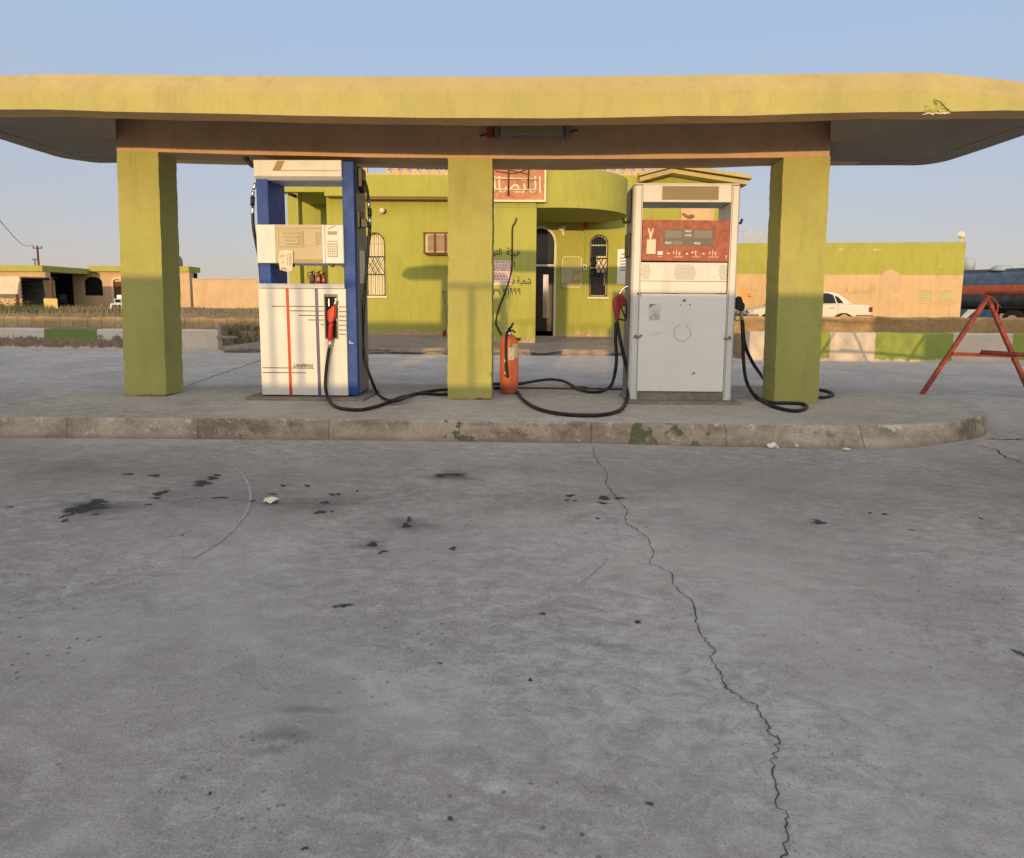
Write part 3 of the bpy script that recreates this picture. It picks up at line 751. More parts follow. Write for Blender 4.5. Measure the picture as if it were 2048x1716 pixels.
# display unit
x0, x1, z0, z1 = brect(517, 450, 693, 527)
mb = MB(); mb.box(x0, x1, YB - .04, YB + D - .06, z0, z1); du = mb.build('display_unit', 'white_metal', bp, .008)
mb = MB(); a0, a1, c0, c1 = brect(555, 450.5, 652, 527); mb.box(a0, a1, YB - .045, YB - .038, c0 + .004, c1 - .004); mb.build('screen_surround', 'beige', du)
for (p0, q0, p1, q1) in ((563, 463, 611, 494), (614, 464, 638, 492)):
    a0, a1, c0, c1 = brect(p0, q0, p1, q1); mb = MB(); mb.box(a0, a1, YB - .049, YB - .046, c0, c1); mb.build('screen', 'beige', du, .002)
mb = MB(); a0, a1, c0, c1 = brect(588, 519, 651, 526); mb.box(a0, a1, YB - .048, YB - .046, c0, c1)
for (p0, q0, p1, q1) in ((557, 457, 650, 458), (563, 462, 611, 463), (563, 494, 611, 495), (562, 462, 563, 495), (612, 462, 613, 495), (638, 464, 639, 492)):
    a0, a1, c0, c1 = brect(p0, q0, p1, q1); mb.box(a0, a1, YB - .0495, YB - .046, c0, c1)
for r_ in range(4):
    for q_ in range(7):
        px = 571 + q_ * 4 + r_ * 2; py = 466 + r_ * 7
        if px < 598: a0, a1, c0, c1 = brect(px, py, px + 2.6, py + 4); mb.box(a0, a1, YB - .0505, YB - .0495, c0, c1)
    a0, a1, c0, c1 = brect(600, 465 + r_ * 7, 609, 470 + r_ * 7); mb.box(a0, a1, YB - .0505, YB - .0495, c0, c1)
for i in range(5):
    a0, a1, c0, c1 = brect(641, 465 + i * 5.4, 648, 467.5 + i * 5.4); mb.box(a0, a1, YB - .0495, YB - .046, c0, c1)
mb.build('printing', 'beige_d', du)
for p0, p1 in ((552, 556.5), (651, 656)):
    a0, a1, c0, c1 = brect(p0, 450, p1, 527); mb = MB(); mb.box(a0, a1, YB - .055, YB - .04, c0, c1); mb.build('edge_strip', 'white_metal', du, .004)
a0, a1, c0, c1 = brect(661, 463, 680, 470); mb = MB(); mb.box(a0, a1, YB - .044, YB - .041, c0, c1); mb.build('small_display', 'beige_d', du)
mb = MB(); mb.add([(bX(661, 458), YB - .0425, bZ(458)), (bX(676, 451), YB - .0425, bZ(451)), (bX(678, 452.5), YB - .0425, bZ(452.5)), (bX(663, 459.5), YB - .0425, bZ(459.5))], [(0, 3, 2, 1)]); mb.build('logo_stroke', 'beige_d', du)
a0, a1, c0, c1 = brect(661, 482, 681, 514); mb = MB(); mb.box(a0, a1, YB - .043, YB - .041, c0, c1); kp = mb.build('keypad', 'beige_d', du)
mb = MB(); a0, a1, c0, c1 = brect(662.2, 484, 680, 487.5); mb.box(a0, a1, YB - .0445, YB - .042, c0, c1)
for i in range(4):
    for j in range(5):
        a0, a1, c0, c1 = brect(663 + i * 4.4, 489.5 + j * 4.8, 666.4 + i * 4.4, 493 + j * 4.8); mb.box(a0, a1, YB - .046, YB - .042, c0, c1)
mb.build('keys', 'white_metal', kp)
mb = MB()
mb.tube([a_ for a_ in spline([(bX(548, 529), YB, bZ(527)), (bX(552, 533), YB - .02, bZ(533)), (bX(556, 536), YB - .01, bZ(536)), (bX(561, 530), YB, bZ(527))], 5)], .007, 6)
mb.build('seal_wire', 'black', du)
for p_ in (667, 690, 586):
    mb = MB(); a0, a1, c0, c1 = brect(p_ - 3, 527, p_ + 3, 534); mb.box(a0, a1, YB, YB + .04, c0, c1); mb.build('bracket', 'black', du)
# base cabinet
x0, x1, z0, z1 = brect(518, 577, 698, 792)
mb = MB(); mb.box(x0 + .012, x1, YB - .022, YB + D - .03, zbot, z1); cab = mb.build('cabinet', 'cream_metal', bp, .006)
a0, a1, c0, c1 = brect(517, 567.5, 694, 576.5); mb = MB(); mb.box(a0, a1, YB - .034, YB + D - .02, c0, c1); mb.build('top_cap', 'white_metal', bp, .004)
YS = YB - .0235
def bq(m, x0, y0, x1, y1, mi=0, dx=0, Y=None):
    Y = Y or YS
    m.add([(bX(x0, y0), Y, bZ(y0)), (bX(x0 + dx, y1), Y, bZ(y1)), (bX(x1 + dx, y1), Y, bZ(y1)), (bX(x1, y0), Y, bZ(y0))], [(0, 1, 2, 3)], mi)
mb = MB()
bq(mb, 574, 577.5, 580, 791, 0, 5.5); bq(mb, 633, 577.5, 639.5, 791, 1, 5.5)
for y, xa_, xb_ in ((612, 545, 651), (621, 580, 651), (630, 600, 651), (639, 619, 651), (648, 645, 651), (612.5, 682, 697), (622, 682, 697), (631, 682, 697), (640, 682, 697), (649, 682, 697), (658.5, 682, 697), (667, 682, 697)):
    bq(mb, xa_, y, xb_, y + 1.5, 2)
bq(mb, 525, 735, 631, 736.5, 2); bq(mb, 525, 744.5, 613, 746, 2)
for v in mb.v: v.y -= 0
mb.v = [Vector((v.x, v.y - (.0008 if i < 8 else 0), v.z)) for i, v in enumerate(mb.v)]
mb.build('stripes', ['stripe_r', 'stripe_b', 'ink'], cab)
lettering('LANFENG', bX(588, 731), bX(629, 731), bZ(734), bZ(727.5), YS - .0006, 'ink', bp, 'lettering', shear=.35, weight=.022)
# nozzle pocket: frame round a dark recess
mb = MB()
bq4 = lambda x0, y0, x1, y1: brect(x0, y0, x1, y1)
a0, a1, c0, c1 = bq4(653, 588, 680, 677)
for (p, q, r, s_) in ((a0, a0 + .014, c0, c1), (a1 - .014, a1, c0, c1), (a0 + .014, a1 - .014, c1 - .03, c1), (a0 + .014, a1 - .014, c0, c0 + .012)):
    mb.box(p, q, YB - .036, YB - .023, r, s_)
npk = mb.build('nozzle_pocket', 'grey_side', bp, .003)
mb = MB(); mb.box(a0 + .014, a1 - .014, YB - .028, YB - .024, c0 + .012, c1 - .03); mb.build('recess', 'dark', npk)
mb = MB(); p = bX(661, 600); mb.box(p, p + .012, YB - .034, YB - .028, bZ(612), bZ(597)); p = bX(675, 600); mb.box(p, p + .012, YB - .036, YB - .028, bZ(640), bZ(597)); mb.build('guide', 'chrome', npk)
for px, py in ((706, 683),):
    mb = MB(); mb.disc_y(bX(703, py), YB - .0, YB + .012, bZ(py), .012, 10); mb.box(bX(702, py), bX(711, py), YB - .012, YB - .002, bZ(py + 4), bZ(py + 1.5)); mb.build('latch', 'silo', bp)
def hose(pts, r=.019, name='hose', parent=None, n=9):
    m = MB(); m.tube(spline(pts, n), r, 10); return m.build(name, 'rubber', parent)
YH = YB - .09
def bP(px, py, y): return Vector((at(px, py, y).x, y, at(px, py, y).z))
def fl(px, py, z=.02): return gr(px, py, ZI + z)
# red nozzle in its pocket with the hose that loops behind the middle column and climbs to the pump's right side
mb = MB(); N = lambda px, py, dy=0: at(px, py, YB - .075 + dy)
mb.tube([N(660.5, 683), N(660.8, 672), N(661.5, 655), N(662.5, 645)], [.026, .027, .026, .028], 12)
mb.prism([(N(px, py).x, N(px, py).z) for px, py in ((656, 622), (660, 618), (666, 612), (671, 611), (672.5, 618), (671, 634), (667.5, 644), (661, 648), (656.5, 640))], YB - .118, YB - .05)
nz = mb.build('nozzle', 'red_plastic', bp, .012, 3)
mb = MB(); mb.tube([N(669, 612), N(670.5, 606), N(671.5, 601)], [.014, .014, .012], 10); mb.build('spout', 'chrome', nz)
mb = MB(); mb.tube([N(656, 655, .01), N(655, 640, -.03), N(657, 624, -.02)], .009, 8); mb.build('lever', 'black', nz)
mb = MB(); mb.tube([N(660.5, 680), N(660, 690), N(659, 696)], [.027, .024, .017], 10); mb.build('swivel', 'chrome', nz)
hose([N(659, 695), N(656, 712), N(652, 745), N(651, 772), N(656, 795, -.06)] + [fl(668, 811), fl(690, 818), fl(725, 819), fl(765, 809), fl(800, 795), fl(840, 787), fl(885, 789), fl(925, 785), fl(935, 779), fl(905, 778.5), fl(870, 781), fl(828, 788, .026), fl(795, 801, .055), fl(772, 799), fl(755, 786)] + [bP(740, 752, YB + .3), bP(730, 720, YB + .25), bP(726, 670, YB + .25), bP(729, 590, YB + .25), bP(736, 500, YB + .25), bP(740, 448, YB + .25)], .0185, 'hose', bp)
mb = MB(); S = lambda px, py: bP(px, py, YB + .25)
mb.tube([S(740, 450), S(739.5, 432)], .019, 10); mb.build('coupling', 'chrome', bp)
mb = MB(); mb.tube([S(738, 418), S(737, 400)], .019, 10, 0); mb.build('coupling', 'chrome', bp)
mb = MB(); mb.tube([S(722, 348), S(729, 362)], .017, 10); mb.build('coupling', 'chrome', bp)
mb = MB(); mb.tube(spline([S(739.5, 433), S(739, 417)], 3), .024, 10); mb.tube(spline([S(737, 401), S(734, 378), S(729, 361)], 5), .017, 10); mb.build('upper_hose', 'rubber', bp)
mb = MB(); xs = bx1 + .006
mb.prismx([(YB + .16, bZ(318) - .06), (YB + .34, bZ(318) - .06), (YB + .34, bZ(375)), (YB + .27, bZ(378)), (YB + .16, bZ(368))], xs, xs + .05); mb.build('hose_outlet', 'black', bp, .006)
mb = MB(); mb.prismx([(YB + .10, bZ(418)), (YB + .3, bZ(416)), (YB + .3, bZ(450)), (YB + .10, bZ(452))], xs, xs + .03)
mb.prism([(xs + .03, bZ(432)), (xs + .09, bZ(434)), (xs + .11, bZ(450)), (xs + .03, bZ(452))], YB + .14, YB + .2); mb.build('nozzle_rest', 'black', bp, .005)
mb = MB(); mb.box(bx1 + .0065, bx1 + .0085, YB + .18, YB + .40, bZ(565), bZ(497)); mb.build('side_notice', 'plastic_w', bp)
# hose on the far left side
SL = lambda px, py: bP(px, py, YB + .25)
mb = MB(); mb.tube(spline([SL(511, 366), SL(507, 380)], 3), .016, 8); mb.build('coupling', 'chrome', bp); mb = MB(); mb.tube(spline([SL(506, 413), SL(505.5, 430)], 3), .018, 8); mb.build('coupling', 'chrome', bp); mb = MB(); mb.tube(spline([SL(506, 383), SL(505.5, 392)], 3), .018, 8); mb.build('coupling', 'chrome', bp)
mb = MB(); mb.tube(spline([SL(505.5, 393), SL(505, 412)], 3), .024, 10); mb.build('swivel_joint', 'rubber', bp)
hose([SL(505.5, 428), SL(507, 455), SL(513, 490), SL(519, 525), SL(524, 600), SL(526, 700), SL(530, 760)], .018, 'hose', bp)
mb = MB(); mb.tube(spline([SL(512, 334), SL(502, 330), SL(494, 318)], 4), .022, 8); mb.tube([SL(494, 320), SL(490, 313)], .03, 8); mb.build('hose_arm', 'black', bp)
mb = MB(); mb.tube([bP(524, 795, YB), bP(527, 799, YB - .05)], .012, 6); mb.build('foot', 'black', bp)

# handwritten slip on the pump
pn = thing('paper_note', 'torn cream slip with orange writing hung on the pump display', 'paper', at(566, 541, YB - .06))
Yn = YB - .066
def npoly(pts): return [tuple(at(px, py, Yn + (.004 if i % 2 else -.004))) for i, (px, py) in enumerate(pts)]
mb = MB(); pts = [(559, 501), (572, 500), (585, 502), (586, 520), (584, 541), (574, 543), (560, 540), (557, 520)]
cen = tuple(at(571, 521, Yn - .012)); P = npoly(pts)
mb.add(P + [cen], [(i, 8, (i + 1) % 8) for i in range(8)][::1]); mb.f = [tuple(reversed(f)) for f in mb.f]
mb.add([(p[0], p[1] + .003, p[2]) for p in P + [cen]], [(i, (i + 1) % 8, 8) for i in range(8)][::-1])
mb.build('sheet', 'paper', pn)
a, b = at(562, 523, Yn).x, at(570, 523, Yn).x
lettering('\uFEAE\uFEE4\uFEA3\n\uFEB0\uFEE7', at(560, 520, Yn).x, at(572, 520, Yn).x, at(566, 529, Yn).z, at(566, 509, Yn).z, Yn - .018, 'orange_ink', pn)
lettering('\u0661\u0669\u0660', at(562, 520, Yn).x, at(576, 520, Yn).x, at(566, 541, Yn).z, at(566, 535, Yn).z, Yn - .012, 'ink', pn, 'figures')
mb = MB()
for px, z_ in ((574, 0), (578, 0), (581, 0)): 
    q0, q1 = at(px, 506, Yn - .014), at(px + .5, 531, Yn - .014); mb.add([q0, (q0.x + .003, q0.y, q0.z), (q1.x + .003, q1.y, q1.z), q1], [(3, 2, 1, 0)])
mb.build('writing', 'brownink', pn)

# ================================================================== WHITE AND RED PUMP
YW = 7.50
wx0, wx1 = at(1263, 580, YW).x, at(1473, 580, YW).x
def wX(px, py):
    l = 1267 - (py - 370) * (9 / 423); r = 1482 - (py - 370) * (19 / 423)
    return wx0 + (px - l) / (r - l) * (wx1 - wx0)
def wZ(py): return at(1366, py, YW).z
def wrect(x0, y0, x1, y1):
    m = (y0 + y1) / 2; return wX(x0, m), wX(x1, m), wZ(y1), wZ(y0)
D = .50
wp = thing('fuel_dispenser', 'white fuel pump with red display board, round vents and scuffed lower door', 'fuel pump', ((wx0 + wx1) / 2, YW + D / 2, ZI), 'fuel pumps on the island')
WZ = ZI + .03
mb = MB(); mb.box(wx0 - .02, wx1 + .06, YW - .16, YW + D + .08, ZI - .01, WZ); mb.build('plinth', 'plinth', wp, .012)
zt_, zb_ = wZ(370), WZ + .0
fw = .095
for a, b in ((wx0, wx0 + fw), (wx1 - fw, wx1)):
    s_ = 1 if a == wx0 else -1; e = a if s_ == 1 else b
    mb = MB(); c_ = .03
    mb.prismz([(e, YW + c_), (e + s_ * c_ * .7, YW), (e + s_ * fw, YW), (e + s_ * fw, YW + D), (e + s_ * c_ * .7, YW + D), (e, YW + D - c_)], zb_, zt_ - .004); mb.build('post', 'cream_metal', wp, .004)
    mb = MB(); q = e + s_ * fw - s_ * .012; mb.box(q - .003, q + .003, YW - .002, YW + .002, zb_ + .03, zt_ - .02); mb.build('seam', 'grey_side', wp)
i0, i1 = wx0 + fw + .002, wx1 - fw - .002
mb = MB(); mb.box(i0, i1, YW + .006, YW + D - .006, wZ(404), zt_ + .004); tp = mb.build('top_panel', 'cream_metal', wp, .005)
mb = MB(); mb.prismz([(wx0 + .02, YW + .004), (wx1 - .02, YW + .004), (wx1 - .005, YW + .03), (wx1 - .005, YW + D - .01), (wx0 + .005, YW + D - .01), (wx0 + .005, YW + .03)], zt_ + .004, zt_ + .02); mb.build('lid', 'cream_metal', wp, .006)
a0, a1, c0, c1 = wrect(1323, 372, 1437, 400); mb = MB(); mb.box(a0, a1, YW + .001, YW + .005, c0, c1); g_ = mb.build('speaker_grille', 'beige_d', tp)
mb = MB(); nx, nz_ = 56, 13
for i in range(nx):
    for j in range(nz_):
        x = a0 + .012 + (a1 - a0 - .024) * i / (nx - 1); z = c0 + .012 + (c1 - c0 - .024) * j / (nz_ - 1); r = .0026
        mb.add([(x - r, YW + .0002, z - r), (x + r, YW + .0002, z - r), (x + r, YW + .0002, z + r), (x - r, YW + .0002, z + r)], [(0, 1, 2, 3)])
mb.build('perforation', 'dark', g_)
# open window between top panel and board: inner cheeks
# red board
mb = MB(); P = [(wX(1285, 440), wZ(440)), (wX(1468, 441), wZ(441)), (wX(1464, 524), wZ(524)), (wX(1281, 521), wZ(521))]
P = [(i0 + .003, wZ(440)), (i1 + .0, wZ(441)), (i1 - .004, wZ(523.5)), (i0 + .003, wZ(521.5))]
mb.prism(P, YW - .012, YW + .10); rb = mb.build('display_board', 'red_panel', wp, .004)
mb = MB(); mb.box(i0 + .01, i1 - .01, YW + .11, YW + D - .02, wZ(523), wZ(445)); mb.build('board_housing', 'grey_side', wp)
a0, a1, c0, c1 = wrect(1325, 458, 1426, 492); mb = MB(); mb.box(a0, a1, YW - .016, YW - .011, c0, c1); sc_ = mb.build('screen', 'screen', rb, .002)
M['digits'] = plain('dull_digit_window', (.235, .2, .16), .25)
for (p0, q0, p1, q1) in ((1329, 461, 1362, 476), (1386, 461, 1423, 476), (1344, 482, 1364, 490)):
    a0, a1, c0, c1 = wrect(p0, q0, p1, q1); mb = MB(); mb.box(a0, a1, YW - .018, YW - .0155, c0, c1); mb.build('digit_window', 'digits', sc_)
Yt = YW - .0185
for s_, p0, q0, p1, q1 in (('SALE', 1368, 460, 1381, 464.5), ('LITER', 1368, 468.5, 1382, 473), ('PRICE', 1329, 484, 1341, 488.5), ('PRICE', 1387, 484.5, 1399, 489)):
    a0, a1, c0, c1 = wrect(p0, q0, p1, q1); lettering(s_, a0, a1, c0, c1, Yt, 'white_ink', wp, 'lettering', weight=.012)
Yt = YW - .0135
for s_, p0, q0, p1, q1 in (('\u2022 l v', 1345, 500, 1360, 511), ('\u2022 t', 1382, 501, 1392, 511), ('\u2022 l v', 1417, 500, 1432, 511), ('7', 1449, 511, 1453, 518)):
    a0, a1, c0, c1 = wrect(p0, q0, p1, q1); lettering(s_, a0, a1, c0, c1, Yt, 'white_ink', wp, 'lettering', weight=.012)
mb = MB()
for (p0, q0, p1, q1) in ((1314, 503, 1324, 510), (1333, 506, 1338, 508), (1371, 506, 1375, 509), (1404, 506, 1408, 508.5), (1346, 513.5, 1364, 514.3), (1384, 513.5, 1398, 514.3), (1416, 513.5, 1436, 514.3), (1314, 513, 1324, 513.8)):
    a0, a1, c0, c1 = wrect(p0, q0, p1, q1); mb = MB(); mb.add([(a0, Yt, c0), (a1, Yt, c0), (a1, Yt, c1), (a0, Yt, c1)], [(0, 1, 2, 3)]); mb.build('printed_mark', 'white_ink', rb)
a0, a1, c0, c1 = wrect(1292, 479.5, 1310, 508); mb = MB(); mb.box(a0, a1, YW - .016, YW - .012, c0, c1); mb.build('blank_label', 'paper', rb)
mb = MB(); y_ = YW - .0155
for pts in ([(1294, 458), (1297, 457), (1300, 468), (1304, 457), (1306, 458), (1303, 470), (1301, 479), (1298, 479), (1297, 470)],):
    mb.add([(wX(px, py), y_, wZ(py)) for px, py in pts], [tuple(range(len(pts) - 1, -1, -1))])
mb.build('torn_label', 'paper', rb)
# vent panel
z0, z1 = wZ(586), wZ(525); mb = MB(); mb.box(i0, i1 - .012, YW + .004, YW + D - .02, z0, z1); vp = mb.build('vent_panel', 'cream_metal', wp, .004)
mb = MB(); a0, a1, c0, c1 = wrect(1282, 562, 1456, 562.8); mb.box(a0, a1, YW + .0015, YW + .005, c0, c1)
def slots(px, py, nx, ny, sx=3.3, sz=4.4):
    for j in range(ny):
        for i in range(nx):
            x = px + (i - (nx - 1) / 2) * sx + (sx / 2 if j % 2 else 0); y = py + (j - (ny - 1) / 2) * sz
            if ((x - px) / (nx * sx * .56)) ** 2 + ((y - py) / (ny * sz * .6)) ** 2 > 1.0: continue
            c = (wX(x, y), YW + .0025, wZ(y)); d = .0058
            mb.add([(c[0] - d, c[1], c[2] + d * 1.6), (c[0] - d * .3, c[1], c[2] + d * 1.7), (c[0] + d, c[1], c[2] - d * 1.6), (c[0] + d * .3, c[1], c[2] - d * 1.7)], [(0, 3, 2, 1)])
slots(1291, 544, 6, 7); slots(1369, 544, 13, 7); slots(1447, 544, 6, 7)
mb.build('vent_slots', 'dark', vp)
# lower door
z0, z1 = wZ(783), wZ(588); mb = MB(); mb.box(i0 - .003, i1 - .004, YW - .004, YW + D - .01, z0, z1); dr = mb.build('lower_door', 'door_w', wp, .005)
mb = MB(); mb.box(i0, i1, YW + .02, YW + D - .02, zb_, z0 - .003); mb.build('skirting', 'plinth', wp)
mb = MB(); mb.disc_y(wX(1368, 601), YW - .010, YW - .003, wZ(601), .016, 16); lk = mb.build('lock', 'grey_side', dr)
mb = MB()
for px, py, r in ((1361, 610, .006), (1379.5, 609.5, .008), (1388, 746, .011), (1384, 748, .006), (1276, 588, .012), (1281, 587, .007), (1281, 592, .007)):
    mb = MB(); mb.disc_y(wX(px, py), YW - .0055, YW - .004, wZ(py), r, 10); mb.build('screw_hole', 'dark', dr)
mb = MB(); oc = [(1359, 649), (1349, 659), (1348, 672), (1356, 681), (1370, 683), (1381, 672), (1381, 660), (1371, 650)]
for i in range(7):
    (ax, ay), (bx_, by_) = oc[i], oc[i + 1]; p, q = Vector((wX(ax, ay), YW - .0048, wZ(ay))), Vector((wX(bx_, by_), YW - .0048, wZ(by_))); d = (q - p).normalized(); nn = Vector((-d.z, 0, d.x)) * .0022
    mb.add([p - nn, q - nn, q + nn, p + nn], [(0, 1, 2, 3)])
mb.build('octagon_mark', 'grey_side', dr)
a0, a1, c0, c1 = wrect(1297, 608, 1321, 642); mb = MB(); mb.box(a0, a1, YW - .0065, YW - .0045, c0, c1); stk = mb.build('sticker', 'white_metal', dr)
mb = MB(); y_ = YW - .0068
mb.add([(wX(1299, 609), y_, wZ(609)), (wX(1299, 618), y_, wZ(618)), (wX(1303, 612), y_, wZ(612)), (wX(1313, 609), y_, wZ(609))], [(0, 1, 2, 3)]); mb.build('printed_corner', 'brownink', stk)
for yy, p, q in ((630, 1304, 1318), (634.5, 1299, 1305), (634.5, 1307, 1319), (638.5, 1299, 1305), (638.5, 1307, 1319)):
    a0, a1, c0, c1 = wrect(p, yy - 1, q, yy + .6); mb = MB(); mb.add([(a0, y_, c0), (a1, y_, c0), (a1, y_, c1), (a0, y_, c1)], [(0, 1, 2, 3)]); mb.build('printed_line', 'brownink', stk)
a0, a1, c0, c1 = wrect(1305, 619, 1316, 627); lettering('\uFE94\uFEDC\uFEAE\uFEB7', a0, a1, c0, c1, y_, 'brownink', wp, 'lettering')
for px, py, s_ in ((1275, 673, 1), (1455, 674, -1)):
    mb = MB(); c = (wX(px, py), YW - .012, wZ(py)); mb.tube(spline([(c[0] - .035 * s_, c[1], c[2] - .006), (c[0], c[1] - .012, c[2] - .012), (c[0] + .045 * s_, c[1], c[2] + .012 * s_)], 4), .009, 8); mb.disc_y(c[0] - .02 * s_, YW - .012, YW, c[2], .016, 10); mb.build('handle', 'grey_side', dr)
# sides: dark recessed sheets, hooks, hose outlets
for s_, e in ((-1, wx0), (1, wx1)):
    mb = MB(); mb.box(e + s_ * .001, e + s_ * .008, YW + .05, YW + D - .05, zb_ + .02, zt_ - .01); mb.build('side_sheet', 'grey_side', wp)
    mb = MB(); mb.tube(spline([(e + s_ * .005, YW + .2, wZ(440)), (e + s_ * .07, YW + .2, wZ(441)), (e + s_ * .085, YW + .2, wZ(433))], 4), .014, 8); mb.build('hook', 'black', wp)
mb = MB(); e = wx0 - .009; mb.box(e - .03, e, YW + .13, YW + .35, wZ(512), wZ(464)); mb.box(e - .012, e, YW + .10, YW + .4, wZ(438), wZ(376)); mb.build('nozzle_boot', 'black', wp, .006)
mb = MB(); mb.box(wx1 + .009, wx1 + .03, YW + .13, YW + .35, wZ(640), wZ(585)); mb.build('nozzle_boot', 'black', wp, .006)
# left nozzle, hung on the pump's left cheek
Yl = YW + .14
def pr(m, pts, t, Y=Yl, mi=0): m.prism([(at(px, py, Y).x, at(px, py, Y).z) for px, py in pts], Y - t, Y + t, mi)
mb = MB(); pr(mb, [(1231, 593), (1237, 588), (1243, 587), (1248, 593), (1253, 600), (1253, 608), (1247, 613), (1241, 614), (1239, 628), (1237, 643), (1231, 643), (1228, 625), (1225, 612), (1225, 601)], .03)
nz = mb.build('nozzle', 'dark_red', wp, .014, 3)
mb = MB(); mb.tube(spline([at(1239, 590, Yl), at(1243, 581, Yl), at(1249, 575, Yl), at(1258, 572, Yl)], 4), .013, 10); mb.build('spout', 'chrome', nz)
mb = MB(); mb.tube(spline([at(1252, 606, Yl), at(1253, 622, Yl), at(1251, 639, Yl), at(1246, 640, Yl), at(1238, 638, Yl)], 4), .009, 8); mb.tube([at(1242, 614, Yl), at(1251, 636, Yl)], .008, 8); mb.build('lever_guard', 'black', nz)
G = lambda px, py, dy=0: at(px, py, Yl + dy)
hose([G(1234, 643), G(1239, 672), G(1247, 710), G(1255, 745), G(1257, 775, -.08), fl(1252, 803), fl(1240, 820), fl(1210, 829), fl(1160, 830.5), fl(1110, 826), fl(1070, 815), fl(1045, 798), fl(1034, 784), fl(1010, 777), fl(985, 776), fl(930, 778)], .0195, 'hose', wp)
hose([G(1232, 645, .05), G(1231, 680, .05), G(1233, 715, .06), G(1230, 745, .08), fl(1222, 771), fl(1203, 782), fl(1180, 784), fl(1158, 779), fl(1140, 768), fl(1122, 761, .03), fl(1095, 759, .03), fl(1060, 764), fl(1030, 768), fl(985, 768), fl(930, 770)], .0195, 'hose', wp)
# right nozzle, seen past the pump's right edge
Yr = YW + .2
mb = MB(); mb.prism([(at(px, py, Yr).x, at(px, py, Yr).z) for px, py in [(1470, 596), (1477, 592), (1482, 594), (1485, 604), (1489, 609), (1488, 618), (1484, 623), (1470, 618)]], Yr - .03, Yr + .03); nz = mb.build('nozzle', 'black', wp, .012, 3)
mb = MB(); mb.tube([at(1482, 620, Yr), at(1483, 632, Yr), at(1484, 641, Yr)], [.024, .021, .019], 10); mb.tube(spline([at(1474, 620, Yr), at(1470, 638, Yr), at(1476, 641, Yr), at(1482, 638, Yr)], 4), .007, 6); mb.build('grip', 'beige_d', nz)
Q = lambda px, py, dy=0: at(px, py, Yr + dy)
hose([Q(1484, 640), Q(1486, 680), Q(1487, 720), Q(1491, 755), Q(1500, 778, -.1), fl(1515, 797), fl(1545, 812), fl(1580, 821), fl(1604, 820), fl(1613, 813), fl(1603, 807.5), fl(1575, 806), fl(1545, 805.5), fl(1522, 799), fl(1512, 790)], .0195, 'hose', wp)
hose([Q(1485, 642, .05), Q(1489, 685, .06), Q(1500, 715, .15), Q(1515, 740, .35), fl(1540, 768), fl(1590, 776), fl(1630, 779), fl(1655, 782.5), fl(1666, 789), fl(1650, 794.5), fl(1620, 794), fl(1580, 789)], .0195, 'hose', wp)

# ================================================================== FIRE EXTINGUISHER ON THE ISLAND
c = gr(1018, 789, ZI); ex_r = (at(1037, 740, c.y).x - at(999, 740, c.y).x) / 2; ec = Vector((at(1018, 760, c.y + .1).x, c.y + ex_r, ZI))
fe = thing('fire_extinguisher', 'large faded orange red fire extinguisher standing beside the middle column', 'fire extinguisher', ec)
def eZ(py): return at(1018, py, ec.y - ex_r).z
H0, H1 = ZI, eZ(674)
mb = MB(); r = ex_r
mb.lathe(ec.x, ec.y, [(.001, H0 + .004), (r * .93, H0 + .004), (r * .95, H0), (r * .97, H0 + .02), (r * .93, H0 + .05), (r * .99, H0 + .075), (r, H0 + .1), (r, H1 - .10), (r * .985, H1 - .06), (r * .86, H1 - .02), (r * .6, H1 + .01), (r * .32, H1 + .025), (r * .24, H1 + .03), (r * .22, H1 + .06), (.001, H1 + .06)], 28)
mb.build('cylinder', 'ext_red', fe)
mb = MB(); mb.lathe(ec.x, ec.y, [(r * .27, H1 + .035), (r * .27, H1 + .055), (r * .2, H1 + .06), (r * .2, H1 + .10), (.001, H1 + .10)], 14); vl = mb.build('valve', 'chrome', fe)
mb = MB(); mb.tube([(ec.x - .01, ec.y - .02, H1 + .09), (ec.x + .02, ec.y - .03, eZ(655)), (ec.x + .045, ec.y - .04, eZ(646))], [.016, .014, .011], 8); mb.tube([(ec.x, ec.y - .03, H1 + .075), (ec.x + .05, ec.y - .04, H1 + .07), (ec.x + .075, ec.y - .04, H1 + .045)], .01, 8); mb.build('trigger', 'black', fe)
mb = MB(); mb.tube(spline([(ec.x - .07, ec.y - .03, H1 + .045), (ec.x - .05, ec.y - .06, H1 + .07), (ec.x - .02, ec.y - .05, H1 + .05)], 5), .008, 6); mb.build('pin_ring', 'chrome', fe)
mb = MB(); mb.tube(spline([(ec.x - .005, ec.y - .03, H1 + .08), (ec.x - .03, ec.y - r * .8, H1 + .03), (ec.x - .035, ec.y - r - .018, H1 - .08), (ec.x - .035, ec.y - r - .02, eZ(712)), (ec.x - .022, ec.y - r - .02, eZ(735)), (ec.x - .012, ec.y - r - .02, eZ(755))], 6), [.016] * 12 + [.0155] * 19, 10); mb.build('discharge_hose', 'rubber', fe)
mb = MB(); mb.tube([(ec.x - .048, ec.y - r - .006, eZ(704)), (ec.x - .046, ec.y - r - .006, eZ(742))], .006, 6); mb.tube([(ec.x - .046, ec.y - r - .006, eZ(741)), (ec.x - .046, ec.y - r - .006, eZ(753))], .010, 8); mb.build('gauge_tube', 'chrome', fe)
mb = MB()
